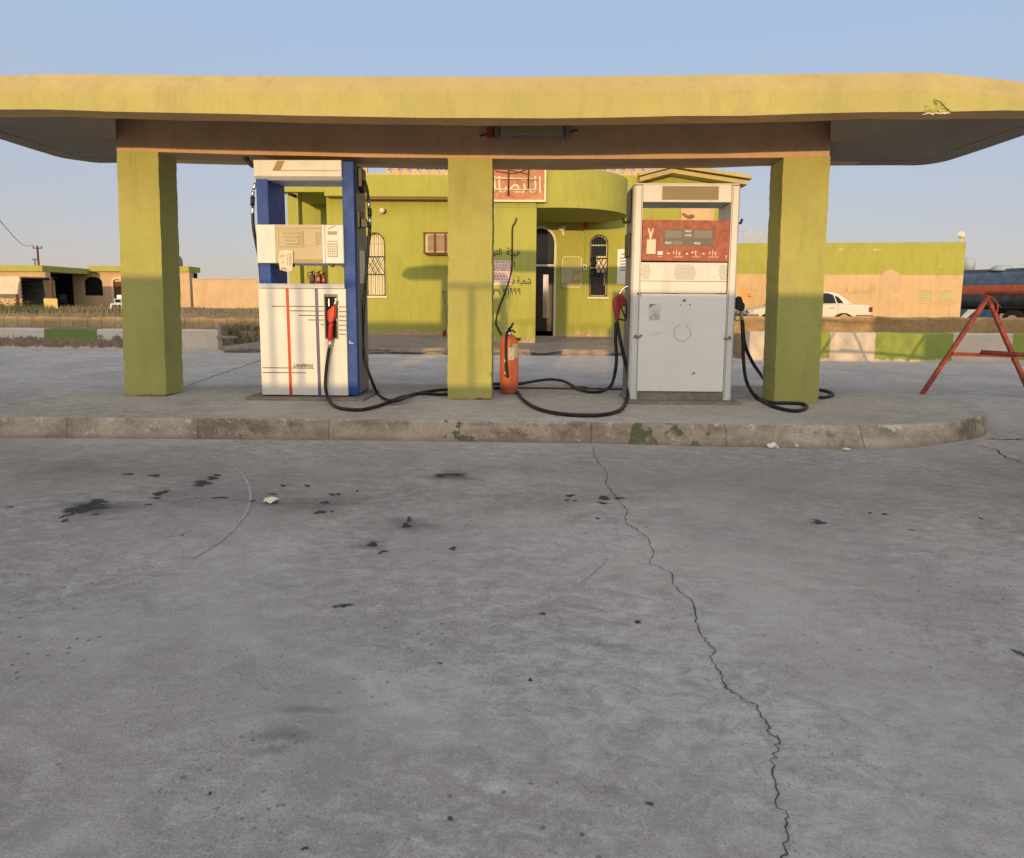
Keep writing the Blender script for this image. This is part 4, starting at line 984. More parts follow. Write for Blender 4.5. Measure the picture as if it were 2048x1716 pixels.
def patch(a0, a1, z0, z1, mi):
    k = 8; vs = []
    for i in range(k + 1):
        t = rad(a0 + (a1 - a0) * i / k); vs += [(ec.x + (r + .0015) * math.sin(t), ec.y - (r + .0015) * math.cos(t), z0 + .006 * math.sin(i * 2.1)), (ec.x + (r + .0015) * math.sin(t), ec.y - (r + .0015) * math.cos(t), z1 + .004 * math.sin(i * 3))]
    mb.add(vs, [(2 * i, 2 * i + 2, 2 * i + 3, 2 * i + 1) for i in range(k)], mi, True)
patch(-2, 32, eZ(720), eZ(695), 0); patch(20, 78, eZ(716), eZ(688), 1)
mb.build('torn_label', ['paper', 'beige'], fe)
mb = MB()
for px, py in ((1019, 713), (1022, 716), (1020, 704), (1023, 699)):
    p = at(px, py, ec.y - r * .97 - .004); mb.add([(p.x - .008, p.y, p.z), (p.x, p.y, p.z - .006), (p.x + .008, p.y, p.z + .004), (p.x, p.y, p.z + .01)], [(0, 1, 2, 3)]); mb.build('printed_mark', 'ink', fe); mb = MB()
mb = MB(); mb.tube([(ec.x + r * .7, ec.y - r * .3, H1 - .02), (ec.x + r + .02, ec.y - r * .4, H1 - .035)], .013, 8); mb.tube([(ec.x + r + .0, ec.y - r * .4, H1 - .05), (ec.x + r + .02, ec.y - r * .4, H1 - .01)], .009, 6); mb.build('carrying_lug', 'black', fe)

# ================================================================== STATION OFFICE
YO = 22.5; ZP = .15
def bxY(px, Y=YO, py=500): return at(px, py, Y).x
def bzY(py, Y=YO, px=1000): return at(px, py, Y).z
so_ = thing('station_office', 'olive green station office with round entrance canopy, arched windows and handwritten wall', 'building', (bxY(1000), YO, ZP))
def arch_pts(cx, hw, z0, zs, zt_, k=14):
    """outline of an arched opening: jambs to zs, half ellipse to zt_"""
    return [(cx - hw, z0), (cx + hw, z0)] + [(cx + hw * math.cos(math.pi * i / k), zs + (zt_ - zs) * math.sin(math.pi * i / k)) for i in range(k + 1)]
def wall_with_holes(mb, x0, x1, z0, z1, holes, y0, y1):
    """front wall slab with arched holes; each hole (cx, hw, zb, zs, zt)"""
    holes = sorted(holes); X = x0
    for cx, hw, zb, zs, zt2 in holes:
        mb.box(X, cx - hw, y0, y1, z0, z1)
        if zb > z0: mb.box(cx - hw, cx + hw, y0, y1, z0, zb)
        k = 14; up = [(cx - hw * math.cos(math.pi * i / k), zs + (zt2 - zs) * math.sin(math.pi * i / k)) for i in range(k + 1)]
        mb.prism(up + [(cx + hw, z1), (cx - hw, z1)], y0, y1)
        X = cx + hw
    mb.box(X, x1, y0, y1, z0, z1)
XW0 = bxY(655); XE = bxY(1440)
win1 = (bxY(750), (bxY(770) - bxY(730)) / 2, bzY(593), bzY(487), bzY(466))
win2 = (bxY(1198), (bxY(1217) - bxY(1180)) / 2, bzY(592), bzY(487), bzY(468))
door = (bxY(1082), (bxY(1113) - bxY(1051)) / 2, ZP - .02, bzY(487), bzY(452))
ztopw = bzY(350)
mb = MB(); wall_with_holes(mb, XW0, XE, ZP - .03, ztopw - .45, [win1, win2, door], YO, YO + .28); mb.build('front_wall', 'wallg', so_)
mb = MB(); mb.box(XW0, XE, YO, YO + .28, ztopw - .45, ztopw); mb.build('parapet_wall', 'wallg2', so_)
mb = MB(); mb.box(XE - .28, XE, YO + .28, YO + 9, ZP, ztopw); mb.box(bxY(577), XE - .28, YO + 8.7, YO + 9, ZP, ztopw); mb.box(XW0, XW0 + .28, YO + .28, YO + 8.7, ZP, ztopw); mb.build('side_wall', 'wallg', so_)
mb = MB(); mb.box(bxY(560), XE, YO + .28, YO + 9, ztopw - .25, ztopw - .1); mb.build('roof_slab', 'wallg2', so_)
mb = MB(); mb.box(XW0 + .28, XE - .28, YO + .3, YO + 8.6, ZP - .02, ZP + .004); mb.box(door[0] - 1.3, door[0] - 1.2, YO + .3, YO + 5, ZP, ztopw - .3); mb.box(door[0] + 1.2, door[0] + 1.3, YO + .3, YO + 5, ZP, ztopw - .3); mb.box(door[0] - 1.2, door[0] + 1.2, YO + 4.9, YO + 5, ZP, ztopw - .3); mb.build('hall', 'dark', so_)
# porch at the left end: recess, column, slab
xc0, xc1 = at(577, 500, YO - .3).x, at(599, 500, YO - .3).x
mb = MB(); mb.box(xc0, xc1, YO - .3, YO + .1, ZP - .03, bzY(388)); mb.build('porch_column', 'wallg', so_, .01)
mb = MB(); mb.box(at(596, 500, YO + 2.4).x, XW0 + .02, YO + 2.4, YO + 2.6, ZP, ztopw - .3); mb.build('porch_wall', 'wallg', so_)
Yf = YO - .45
mb = MB(); a = at(560, 380, Yf).x; b = at(648, 380, Yf).x; c_ = at(690, 380, Yf - .9).x; d = at(900, 380, Yf - .9).x
zf0, zf1 = at(700, 391, Yf - .2).z, at(700, 352, Yf - .2).z
zl0, zl1 = at(600, 384, Yf).z, at(600, 371, Yf).z
mb.box(a, b, Yf, YO + 3.2, zl0, zl1 + .0); mb.prismz([(b, Yf), (c_, Yf - .0), (c_, YO + .02), (b, YO + .02)], zl0 - .12, zl1)
mb.build('porch_slab', 'wallg2', so_, .015)
mb = MB(); xs_ = bxY(700, Yf); xe_ = bxY(905, Yf); mb.box(c_ - .05, bxY(1010, Yf), Yf - .0, YO - .002, zf0, zf1); mb.build('eaves_band', 'wallg2', so_, .01)
mb = MB(); mb.box(c_ - .02, bxY(1010, Yf), Yf + .06, YO - .003, zf0 - .07, zf0 - .002); mb.build('eaves_shade_strip', 'brownink', so_)  # brown strip painted in for the shadow line under the eaves
# pierced blocks along the roof edge
def block(mb, x, z, s, y0, y1):
    t = s * .13
    for k in range(4):      # frame of the block with a round opening
        pass
    n = 12; R = s * .25
    outer = []; inner = []
    for i in range(n * 2):
        a = 2 * math.pi * i / (n * 2); ca, sa = math.cos(a), math.sin(a); m = max(abs(ca), abs(sa))
        outer.append((x + s / 2 * ca / m, z + s / 2 * sa / m)); rr = R * (1 + .32 * math.cos(4 * a)); inner.append((x + rr * ca, z + rr * sa))
    N2 = n * 2; vs = [(p[0], y0, p[1]) for p in outer] + [(p[0], y0, p[1]) for p in inner] + [(p[0], y1, p[1]) for p in outer] + [(p[0], y1, p[1]) for p in inner]
    fs = []
    for i in range(N2):
        j = (i + 1) % N2
        fs += [(i, j, N2 + j, N2 + i), (2 * N2 + i, 3 * N2 + i, 3 * N2 + j, 2 * N2 + j), (N2 + i, N2 + j, 3 * N2 + j, 3 * N2 + i), (i, 2 * N2 + i, 2 * N2 + j, j)]
    mb.add(vs, [tuple(reversed(f)) for f in fs])
    mb.box(x - s * .03, x + s * .03, y0 + .03, y1 - .03, z - R * .9, z + R * .6)
bs = .31; y0_, y1_ = YO + .02, YO + .14
x = bxY(690); row = 0; mb = MB()
while x < XE - .2:
    px = 1054 + (x / YO) * 1360
    for rw in range(2):
        if 733 < px < 772 and rw < 2:
            if rw == 0: mb.box(x - bs / 2, x + bs / 2, y0_, y1_, ztopw, ztopw + .05)
            continue
        if rw == 1 and 1240 < px < 1300: pass
        if px > 1290: continue
        block(mb, x, ztopw + bs * (rw + .5), bs * .99, y0_, y1_)
    x += bs
mb.build('pierced_parapet', 'peach', so_)
# round entrance canopy on its pier
Xc, Yc_, Rc = .82, 21.0, 2.12
zc0 = at(1100, 415, Yc_ - Rc).z; zc1 = at(1100, 335, Yc_ - Rc).z
pts = [(Xc + Rc * math.cos(a), Yc_ + Rc * math.sin(a)) for a in [rad(-225 + 270 * i / 48) for i in range(49)]]
pts = [(x, min(y, YO - .003)) for x, y in pts]
pts[0] = (pts[0][0], YO - .003); pts[-1] = (pts[-1][0], YO - .003)
mb = MB(); n = len(pts)
zr1 = at(1245, 370, Yc_).z
vs = []
for x, y in pts: vs.append((x, y, zc0))
for x, y in pts: vs.append((x, y, zc1 + (zr1 - zc1) * max(0, (y - (Yc_ - Rc)) / Rc) * .5))
mb.add(vs, [(i, i + 1, n + i + 1, n + i) for i in range(n - 1)], 0, True)
mb.add(vs, [tuple(range(n - 1, -1, -1)), tuple(range(n, 2 * n)), (n - 1, 0, n, 2 * n - 1)])
rc = mb.build('entrance_canopy', 'wallg2', so_)
Ypi = Yc_ - Rc - .02
px0, px1 = at(960, 550, Ypi).x, at(1072, 550, Ypi).x
mb = MB(); mb.box(px0, px1, Ypi, Ypi + .6, ZP - .03, zc0 + .0); mb.build('entrance_pier', 'wallg', so_, .012)
mb = MB(); mb.box(px0, px1 - .02, Ypi + .001, Ypi + 1.3, zc0 + .001, zc1 - .02); mb.build('sign_backing', 'wallg2', so_)
# gable at the right end
Yg = YO - .55
ap = at(1345, 337, Yg); el_ = at(1280, 354, Yg); er_ = at(1496, 361, Yg)
mb = MB(); th = .13
for a_, b_ in ((el_, ap), (ap, er_)):
    mb.prism([(a_.x, a_.z - th), (b_.x, b_.z - th), (b_.x, b_.z), (a_.x, a_.z)], Yg, YO + 5)
mb.build('gable_roof', 'tan_edge', so_, .01)
mb = MB(); mb.prism([(a_.x - .08 if 0 else a_.x, a_.z) for a_ in ()] or [(el_.x - .05, el_.z + .02), (ap.x, ap.z + .03), (er_.x + .1, er_.z + .03), (er_.x + .1, er_.z + .14), (ap.x, ap.z + .14), (el_.x - .05, el_.z + .12)], Yg - .12, Yg + .2); mb.build('barge_board', 'tan_edge', so_, .008)
mb = MB(); mb.prism([(el_.x + .1, el_.z - th - .01), (ap.x, ap.z - th - .005), (er_.x - .35, er_.z - th + .01), (er_.x - .35, ztopw - .7), (el_.x + .1, ztopw - .7)], YO - .03, YO - .003); mb.build('gable_face', 'wallg2', so_)
a0, a1, c0, c1 = rect(1358, 400, 1424, 640, YO - .01); mb = MB(); mb.box(a0, a1, YO - .05, YO - .004, c0, c1); pnl = mb.build('painted_panel', 'peach', so_)
mb = MB(); yb_ = YO - .053
for pts in ([(1362, 428), (1368, 426), (1376, 431), (1385, 428), (1390, 433), (1384, 438), (1375, 438), (1368, 433)], [(1372, 440), (1384, 440), (1380, 444), (1374, 444)]):
    mb.add([(at(px, py, yb_).x, yb_, at(px, py, yb_).z) for px, py in pts], [tuple(range(len(pts) - 1, -1, -1))])
mb.build('painted_shape', 'brownink', pnl)
# arched windows and door
def arch_frame(mb, h, y0, y1, t, bottom=True):
    cx, hw, zb, zs, zt2 = h; k = 14
    o = [(cx + hw, zb)] + [(cx + hw * math.cos(math.pi * i / k), zs + (zt2 - zs) * math.sin(math.pi * i / k)) for i in range(k + 1)] + [(cx - hw, zb)]
    i_ = [(cx + hw - t, zb)] + [(cx + (hw - t) * math.cos(math.pi * i / k), zs + (zt2 - zs - t) * math.sin(math.pi * i / k)) for i in range(k + 1)] + [(cx - hw + t, zb)]
    for q in range(len(o) - 1):
        mb.add([(o[q][0], y0, o[q][1]), (i_[q][0], y0, i_[q][1]), (i_[q + 1][0], y0, i_[q + 1][1]), (o[q + 1][0], y0, o[q + 1][1]),
                (o[q][0], y1, o[q][1]), (i_[q][0], y1, i_[q][1]), (i_[q + 1][0], y1, i_[q + 1][1]), (o[q + 1][0], y1, o[q + 1][1])],
               [(0, 3, 2, 1), (4, 5, 6, 7), (1, 2, 6, 5), (3, 0, 4, 7)])
    if bottom: mb.box(cx - hw, cx + hw, y0, y1, zb, zb + t)
def bar(mb, x0, z0, x1, z1, y, r=.009): mb.tube([(x0, y, z0), (x1, y, z1)], r, 6)
def grille(h, y, parent, dense=5, diamond=True, lower=True):
    cx, hw, zb, zs, zt2 = h; mb = MB()
    for i in range(dense):
        u = -1 + 2 * (i + .5) / dense; x = cx + u * hw * .92; top = zs + (zt2 - zs) * math.sqrt(max(0, 1 - u * u)) * .96
        bar(mb, x, zb + .02, x, zb + (zt2 - zb) * .34, y); bar(mb, x, zb + (zt2 - zb) * .62, x, top, y)
    for f in (.34, .62): bar(mb, cx - hw, zb + (zt2 - zb) * f, cx + hw, zb + (zt2 - zb) * f, y, .015)
    z0, z1 = zb + (zt2 - zb) * .34, zb + (zt2 - zb) * .62; zm = (z0 + z1) / 2
    for k in (-.5, 0, .5):
        bar(mb, cx + (k - .5) * hw, z0, cx + (k + .5) * hw, z1, y, .012); bar(mb, cx + (k + .5) * hw, z0, cx + (k - .5) * hw, z1, y, .012)
    arch_frame(mb, h, y - .012, y + .012, .03)
    return mb.build('grille', 'iron', parent)
for h, lab, cur in ((win1, 'arched window with cream curtain behind black grille', True), (win2, 'arched window with dark panes', False)):
    mb = MB(); arch_frame(mb, h, YO + .11, YO + .17, .05); mb.box(h[0] - h[1] - .05, h[0] + h[1] + .05, YO - .05, YO - .004, h[2] - .07, h[2] - .004); wf = mb.build('window', 'frame_w', so_); wf['label'] = lab
    mb = MB(); cx, hw, zb, zs, zt2 = h; mb.prism(arch_pts(cx, hw - .04, zb + .03, zs, zt2 - .04), YO + .175, YO + .18)
    if cur:
        mb.build('curtain', 'curtain', wf)
        mb = MB(); mb.box(cx - hw, cx + hw, YO + .14, YO + .172, zs - .02, zs + .03); mb.build('transom', 'frame_w', wf)
        grille(h, YO - .03, wf, 5)
    else:
        mb.build('pane', 'glass', wf)
        mb = MB(); mb.box(cx - hw, cx + hw, YO + .14, YO + .172, zs - .05, zs - .01); mb.build('transom', 'frame_w', wf); mb = MB(); mb.box(cx - hw, cx + hw, YO + .14, YO + .172, zb + .92, zb + .95); mb.build('transom', 'frame_w', wf)
        grille(h, YO + .02, wf, 6)
        mb = MB(); a0, a1, c0, c1 = rect(1193, 512, 1214, 545, YO + .115); mb.box(a0, a1, YO + .166, YO + .173, c0, c1); a0, a1, c0, c1 = rect(1208, 548, 1216, 570, YO + .115); mb.box(a0, a1, YO + .166, YO + .173, c0, c1); mb.build('curtain', 'curtain', wf)
h = door; mb = MB(); arch_frame(mb, h, YO - .012, YO + .12, .07, False); df = mb.build('door_frame', 'frame_w', so_)
cx, hw, zb, zs, zt2 = h
mb = MB(); mb.box(cx - hw + .07, cx + hw - .07, YO + .05, YO + .11, bzY(532), bzY(528)); mb.build('transom_bar', 'frame_w', df)
mb = MB(); mb.prism(arch_pts(cx, hw - .07, bzY(530), zs, zt2 - .07), YO + .085, YO + .09); mb.build('fanlight', 'glass', df)
mb = MB()
a0, a1, c0, c1 = rect(1073, 530, 1113, 662, YO + .1)
for (p0, q0, p1, q1) in ((1060, 532, 1086, 662), (1096.5, 532, 1112, 662), (1086, 532, 1096.5, 549), (1086, 636, 1096.5, 662)):
    b0, b1, e0, e1 = rect(p0, q0, p1, q1, YO + .1); mb.box(b0, b1, YO + .1, YO + .14, e0, e1)
dl = mb.build('door_leaf', 'door_dark', so_)
b0, b1, e0, e1 = rect(1086, 549, 1096.5, 636, YO + .12); mb = MB(); mb.box(b0, b1, YO + .118, YO + .122, e0, e1)
k = NT('door_reflection_strip'); M['reflection_strip'] = k.done((.55, .5, .42), .08, .9); mb.build('glazing', 'reflection_strip', dl)  # mirror-like strip, shaped to stand in for the door's bright reflection
# handwriting on the pier
Yw = Ypi - .004
def wtext(t, x0, y0, x1, y1, mat='ink', name='lettering', Y=None):
    Y = Y or Yw; a, b = at(x0, y0, Y), at(x1, y1, Y); lettering(t, a.x, b.x, b.z, a.z, Y, mat, so_, name, weight=.012)
wtext('\uFE94\uFE8C\uFEF4\uFEEB', 1013, 495, 1041, 516)
wtext('\uFEEA\uFEF4\uFE9F\uFEEE\uFE98\uFEDF\uFE8D', 964, 496, 1003, 514)
wtext('\uFE8D', 1027.5, 523, 1029.5, 534)
wtext('\uFE94\uFE92\uFECC\uFEB7', 1034, 554, 1062, 572)
wtext('\uFE94\uFEE4\uFECC\uFEE8\uFE98\uFEE8\uFEF4\uFED3', 990, 556, 1030, 570)
wtext('\u0661\u0669\u0669\u0669', 1015, 576, 1041, 590)
wtext('\u0663\u0669 \u0669', 986, 576, 1012, 590)
for px, py in ((1027, 551), (1031, 550.5), (1036, 551), (1040, 550)): wtext('.', px, py, px + 1.4, py + 1.2)
# flaked line of bare plaster knobs along the foot
# ------------------------------------------------------------------ things fixed to or standing by the office
t = thing('sign_board', 'brown red sign board with white Arabic letters behind a welded frame above the entrance', 'sign', at(1040, 402, Ypi - .1))
Ys = Ypi - .10
a0, a1, c0, c1 = rect(930, 306, 1089, 400, Ys); mb = MB(); mb.box(a0, a1, Ys, Ys + .06, c0, c1)
k = NT('sign_face'); cc = k.mix(k.ramp(k.noise(3, 6, .7), .35, .65), (.40, .13, .07), (.52, .25, .14)); M['sign_face'] = k.done(k.mix(k.ramp(k.noise(9, 7, .75), .56, .66, 0, .7), cc, (.62, .42, .26)), .6, 0, .3)
mb.build('panel', 'sign_face', t)
mb = MB()
for (p, q, r, s_) in ((a0 - .05, a1 + .05, c0 - .05, c0), (a0 - .05, a1 + .05, c1, c1 + .05), (a0 - .05, a0, c0, c1), (a1, a1 + .05, c0, c1)): mb.box(p, q, Ys - .05, Ys + .07, r, s_)
mb.build('frame', 'frame_w', t)
mb = MB()
for py in (355, 377): b = at(960, py, Ys - .05); e = at(1076 if py == 355 else 1072, py + 3, Ys - .05); mb.tube([(a0, Ys - .05, b.z), (e.x, Ys - .05, e.z)], .02, 6)
mb.build('cross_rail', 'frame_w', t)
mb = MB()
for px in (1017, 1057): 
    b = at(px, 330, Ys - .08); mb.tube([(b.x, Ys - .08, c1 - .05), (at(px, 385, Ys).x, Ys - .08, at(px, 393 if px == 1017 else 378, Ys).z)], .022, 6)
mb.tube(spline([at(990, 342, Ys - .07), at(1030, 346, Ys - .07), at(1057, 336, Ys - .07)], 5), .012, 6); mb.tube([at(1020, 340, Ys - .07), at(1055, 348, Ys - .07)], .010, 6)
mb.build('upright_rail', 'wood', t)
lettering('\uFE95\uFE8E\uFEDF\uFE8E\uFEBC\uFE97\uFE8E\uFEDF\uFE8D', at(935, 350, Ys).x, at(1082, 350, Ys).x, at(1000, 386, Ys).z, at(1000, 352, Ys).z, Ys - .006, 'frame_w', t)
t = thing('air_conditioner', 'boxed window air conditioner in a brown cage high on the green wall', 'air conditioner', at(880, 511, YO))
a0, a1, c0, c1 = rect(849, 465, 912, 508, YO - .5)
mb = MB(); mb.box(a0 + .05, a1 - .05, YO - .5, YO - .003, c0 + .05, c1 - .04); ac = mb.build('casing', 'sheet', t, .01)
mb = MB(); nn = 15
for i in range(nn):
    z = c0 + .09 + (c1 - c0 - .18) * i / (nn - 1); mb.box(a0 + .1, a1 - .1, YO - .515, YO - .502, z, z + .016)
for i in range(22):
    x = a0 + .1 + (a1 - a0 - .2) * i / 21; mb.box(x, x + .008, YO - .522, YO - .516, c0 + .08, c1 - .08)
mb.build('front_grille', 'brownink', t)
mb = MB()
for x in (a0, a0 + (a1 - a0) / 3, a0 + (a1 - a0) * 2 / 3, a1):
    mb.box(x - .025, x + .025, YO - .56, YO - .53, c0, c1)
for z in (c0, c1 - .04): mb.box(a0 - .03, a1 + .03, YO - .57, YO - .525, z, z + .045)
for x in (a0, a1):
    for z in (c0, c1 - .04): mb.box(x - .02, x + .02, YO - .53, YO - .004, z, z + .04)
mb.build('cage', 'wood', t)
t = thing('wall_lamp', 'small round white lamp on the green wall left of the air conditioner', 'lamp', at(766, 421, YO))
c = at(764, 421, YO - .16); mb = MB(); mb.ball(c, .09, 10); mb.build('globe', 'lamp_w', t)
c = at(768, 422, YO - .05); mb = MB(); mb.disc_y(c.x, YO - .1, YO - .003, c.z, .07, 14); mb.build('holder', 'black', t)
t = thing('security_camera', 'dark bullet camera fixed to the porch column at the office corner', 'camera', at(588, 392, YO - .35))
c = at(588, 391, YO - .45); mb = MB(); mb.tube([(c.x - .09, c.y - .22, c.z + .02), (c.x + .06, c.y, c.z - .02)], .05, 12); mb.build('body', 'black', t)
mb = MB(); mb.tube([(c.x + .04, c.y, c.z), (c.x + .05, YO - .31, c.z - .05)], .02, 8); mb.build('bracket', 'plastic_w', t)
t = thing('notice_board', 'glazed notice frame with faded sheets between the doorway and the arched window', 'notice', at(1143, 576, YO))
a0, a1, c0, c1 = rect(1124, 513, 1163, 575, YO - .03); mb = MB(); mb.box(a0, a1, YO - .03, YO - .003, c0, c1); mb.build('backing', 'green', t)
mb = MB()
for (p, q, r, s_) in ((a0, a1, c0, c0 + .025), (a0, a1, c1 - .025, c1), (a0, a0 + .025, c0, c1), (a1 - .025, a1, c0, c1)): mb.box(p, q, YO - .045, YO - .031, r, s_)
mb.build('rim', 'frame_w', t)
mb = MB(); f_ = lambda px, py: at(px, py, YO - .034)
for (p0, q0, p1, q1) in ((1125, 532, 1144, 565), (1145, 532, 1162, 540), (1147, 550, 1162, 559)):
    b0, b1, e0, e1 = rect(p0, q0, p1, q1, YO - .034); mb.box(b0, b1, YO - .036, YO - .031, e0, e1)
mb.build('faded_sheet', 'beige', t)
def small_box(name, label, cat, x0, y0, x1, y1, Y, depth, mat, bev=.01):
    a0, a1, c0, c1 = rect(x0, y0, x1, y1, Y - depth); mb = MB(); mb.box(a0, a1, Y - depth, Y - .003, c0, c1)
    mb.base_z = True; return tag(mb.build(name, mat, None, bev), label, cat)
t = thing('meter_box', 'small pale meter box on the wall between notice frame and window', 'meter', at(1169, 541, YO))
a0, a1, c0, c1 = rect(1165.5, 529, 1174, 540, YO - .08); mb = MB(); mb.box(a0, a1, YO - .08, YO - .003, c0, c1); mb.build('case', 'plastic_w', t, .02)
mb = MB(); mb.box(a0 + .03, a1 - .03, YO - .084, YO - .079, c0 + .05, c1 - .04); mb.build('dial', 'grey_side', t)
mb = MB(); mb.tube([((a0 + a1) / 2, YO - .02, c1), ((a0 + a1) / 2, YO - .02, bzY(455))], .008, 6); mb.build('conduit', 'wallg2', t)
t = thing('alarm_bell', 'small red alarm bell under the round entrance canopy', 'alarm', at(1172, 455, YO))
c = at(1172, 449, YO - .12); mb = MB(); mb.lathe(c.x, YO - .12, [(.001, c.z - .1), (.06, c.z - .1), (.075, c.z - .02), (.095, c.z + .06), (.09, c.z + .085), (.001, c.z + .085)], 16); mb.build('bell', 'red_plastic', t)
mb = MB(); mb.box(c.x - .04, c.x + .04, YO - .06, YO - .003, c.z - .05, c.z + .05); mb.build('mount', 'dark_red', t)
t = thing('broken_lamp', 'broken cream wall fitting with a bare rod above the notice frame', 'lamp', at(1124, 470, YO))
c = at(1123, 458, YO - .1); mb = MB(); mb.ball((c.x, c.y, c.z), .11, 8, 0, .8); mb.ball((c.x + .07, c.y - .02, c.z + .06), .06, 6); mb.tube([(c.x + .03, c.y, c.z - .05), (c.x + .09, c.y - .03, c.z - .24)], [.06, .03], 8); mb.build('fitting', 'curtain', t)
mb = MB(); mb.tube([(c.x, YO - .03, c.z), (at(1168, 459, YO).x, YO - .03, c.z - .04)], .014, 6); mb.build('rod', 'brownink', t)
t = thing('notice_board', 'white notice board with lines of writing beside the red nozzle', 'notice', at(1244, 569, YO))
a0, a1, c0, c1 = rect(1234, 498, 1262, 568, YO - .04); mb = MB(); mb.box(a0, a1, YO - .04, YO - .003, c0, c1); mb.build('board', 'plastic_w', t, .03, )
mb = MB(); yy = YO - .0445
for py, x0, x1 in ((508, 1243, 1252), (516, 1240, 1256), (522, 1240, 1257), (528, 1241, 1253), (534, 1240, 1256), (540, 1241, 1254)):
    b0, b1, e0, e1 = rect(x0, py - 1.2, x1, py + 1.2, yy); mb.add([(b0, yy, e0), (b1, yy, e0 + .01), (b1, yy, e1), (b0, yy, e1 - .01)], [(0, 1, 2, 3)])
mb.build('writing', 'ink', t)
t = thing('poster', 'pink paper poster with lines of red print pasted on the entrance pier', 'poster', at(1006, 571, Ypi))
a0, a1, c0, c1 = rect(987, 521, 1023, 570, Ypi - .006); mb = MB(); mb.box(a0, a1, Ypi - .008, Ypi - .002, c0, c1); mb.build('sheet', 'pink_paper', t)
mb = MB(); mb2 = MB(); yy = Ypi - .0095; random.seed(3)
for i, py in enumerate((524, 530, 535, 540, 546, 552, 558, 564)):
    x = 988
    while x < 1021:
        w_ = random.uniform(1.5, 4); (mb2 if i in (0, 5) else mb).add([(at(x, py, yy).x, yy, at(x, py + 1, yy).z), (at(min(x + w_, 1022), py, yy).x, yy, at(x, py + 1.2, yy).z), (at(min(x + w_, 1022), py, yy).x, yy, at(x, py - .3, yy).z), (at(x, py, yy).x, yy, at(x, py - 1.4 * random.random() - .3, yy).z)], [(0, 1, 2, 3)]); x += w_ + random.uniform(1.2, 4)
mb.build('red_print', 'red_ink', t); mb2.build('black_print', 'ink', t)
mb = MB(); mb.tube(spline([at(px, py, Ypi - .02) for px, py in ((1033, 436), (1030, 446), (1025, 455), (1024.5, 480), (1024, 520), (1022, 545), (1014, 575), (1000, 610), (994, 630), (992, 648), (996, 656), (1003, 670))], 4), .022, 6)
tag(mb.build('wall_cable', 'black'), 'black cable hanging loose down the entrance pier across the poster', 'cable')
t = thing('hand_truck', 'grey hand truck leaning on the wall, partly behind the middle column', 'hand truck', at(900, 675, YO - .5))
ht = lambda px, py, dy=0: at(px, py, YO - .5 + dy)
mb = MB()
for dx in (0, 26):
    mb.tube(spline([ht(884 + dx, 583, .3), ht(890 + dx, 605, .25), ht(893 + dx, 640, .1), ht(892 + dx, 668, 0)], 4), .022, 8)
mb.tube([ht(884, 583, .3), ht(910, 583, .3)], .022, 8); mb.tube([ht(891, 612, .22), ht(917, 612, .22)], .016, 6); mb.tube([ht(893, 640, .1), ht(919, 640, .1)], .016, 6)
mb.build('frame', 'grey_side', t)
mb = MB(); a, b = ht(889, 672, -.25), ht(921, 672, 0); mb.box(a.x, b.x, a.y, b.y, a.z, a.z + .02); mb.build('toe_plate', 'grey_side', t)
for px in (889, 921):
    c = ht(px, 668); mb = MB(); mb.tube([(c.x - .04, c.y, c.z), (c.x + .04, c.y, c.z)], .13, 18); mb.build('wheel', 'dark_red', t, .02)
# two extinguishers on a shelf in the porch
t = thing('shelf', 'low dark shelf against the wall inside the left porch', 'shelf', at(632, 600, YO + 1.2))
a0, a1, c0, c1 = rect(612, 570, 656, 576, YO + 1.0); mb = MB(); mb.box(a0, a1, YO + .8, YO + 1.3, c0, c1); mb.build('board', 'wood', t)
mb = MB()
for x in (a0 + .04, a1 - .04): mb.box(x - .03, x + .03, YO + .85, YO + 1.25, ZP, c0)
mb.build('support', 'wood', t)
zs_ = c1
for px, mat, lab in ((625, 'lit_ext_red', 'pale red fire extinguisher, coloured as lit, at the left end of the porch shelf'), (638, 'shaded_ext_red', 'darker red fire extinguisher, coloured as shaded, at the middle of the porch shelf'), (648, 'shaded_ext_red', 'narrow dark red fire extinguisher, coloured as shaded, at the right end of the porch shelf')):
    if mat not in M: M[mat] = plain(mat, (.5, .16, .13) if mat == 'lit_ext_red' else (.26, .05, .05), .45)  # same red extinguishers: light and shade are put into the two colours
    c = at(px, 560, YO + 1.0); r = .10 if px < 645 else .075; H = bzY(549, YO + 1) - zs_ - (.0 if px < 645 else .05)
    t = thing('fire_extinguisher', lab, 'fire extinguisher', (c.x, YO + 1.0, zs_), 'small extinguishers on the porch shelf')
    mb = MB(); mb.lathe(c.x, YO + 1.0, [(.001, zs_), (r, zs_), (r, zs_ + H * .85), (r * .6, zs_ + H * .97), (.03, zs_ + H), (.001, zs_ + H)], 18); mb.build('cylinder', mat, t)
    mb = MB(); mb.lathe(c.x, YO + 1, [(.03, zs_ + H), (.03, zs_ + H + .06), (.001, zs_ + H + .06)], 10); mb.tube([(c.x - .03, YO + 1, zs_ + H + .05), (c.x + .1, YO + .95, zs_ + H + .09)], .015, 6); mb.tube(spline([(c.x + .02, YO + .97, zs_ + H + .04), (c.x - r - .03, YO + .93, zs_ + H), (c.x - r - .01, YO + .9, zs_ + H * .5)], 4), .014, 6); mb.build('valve', 'black', t)
    mb = MB(); mb.box(c.x - r * .5, c.x + r * .5, YO + 1 - r * 1.02, YO + 1 - r * .9, zs_ + H * .35, zs_ + H * .65); mb.build('label', 'beige_d', t)

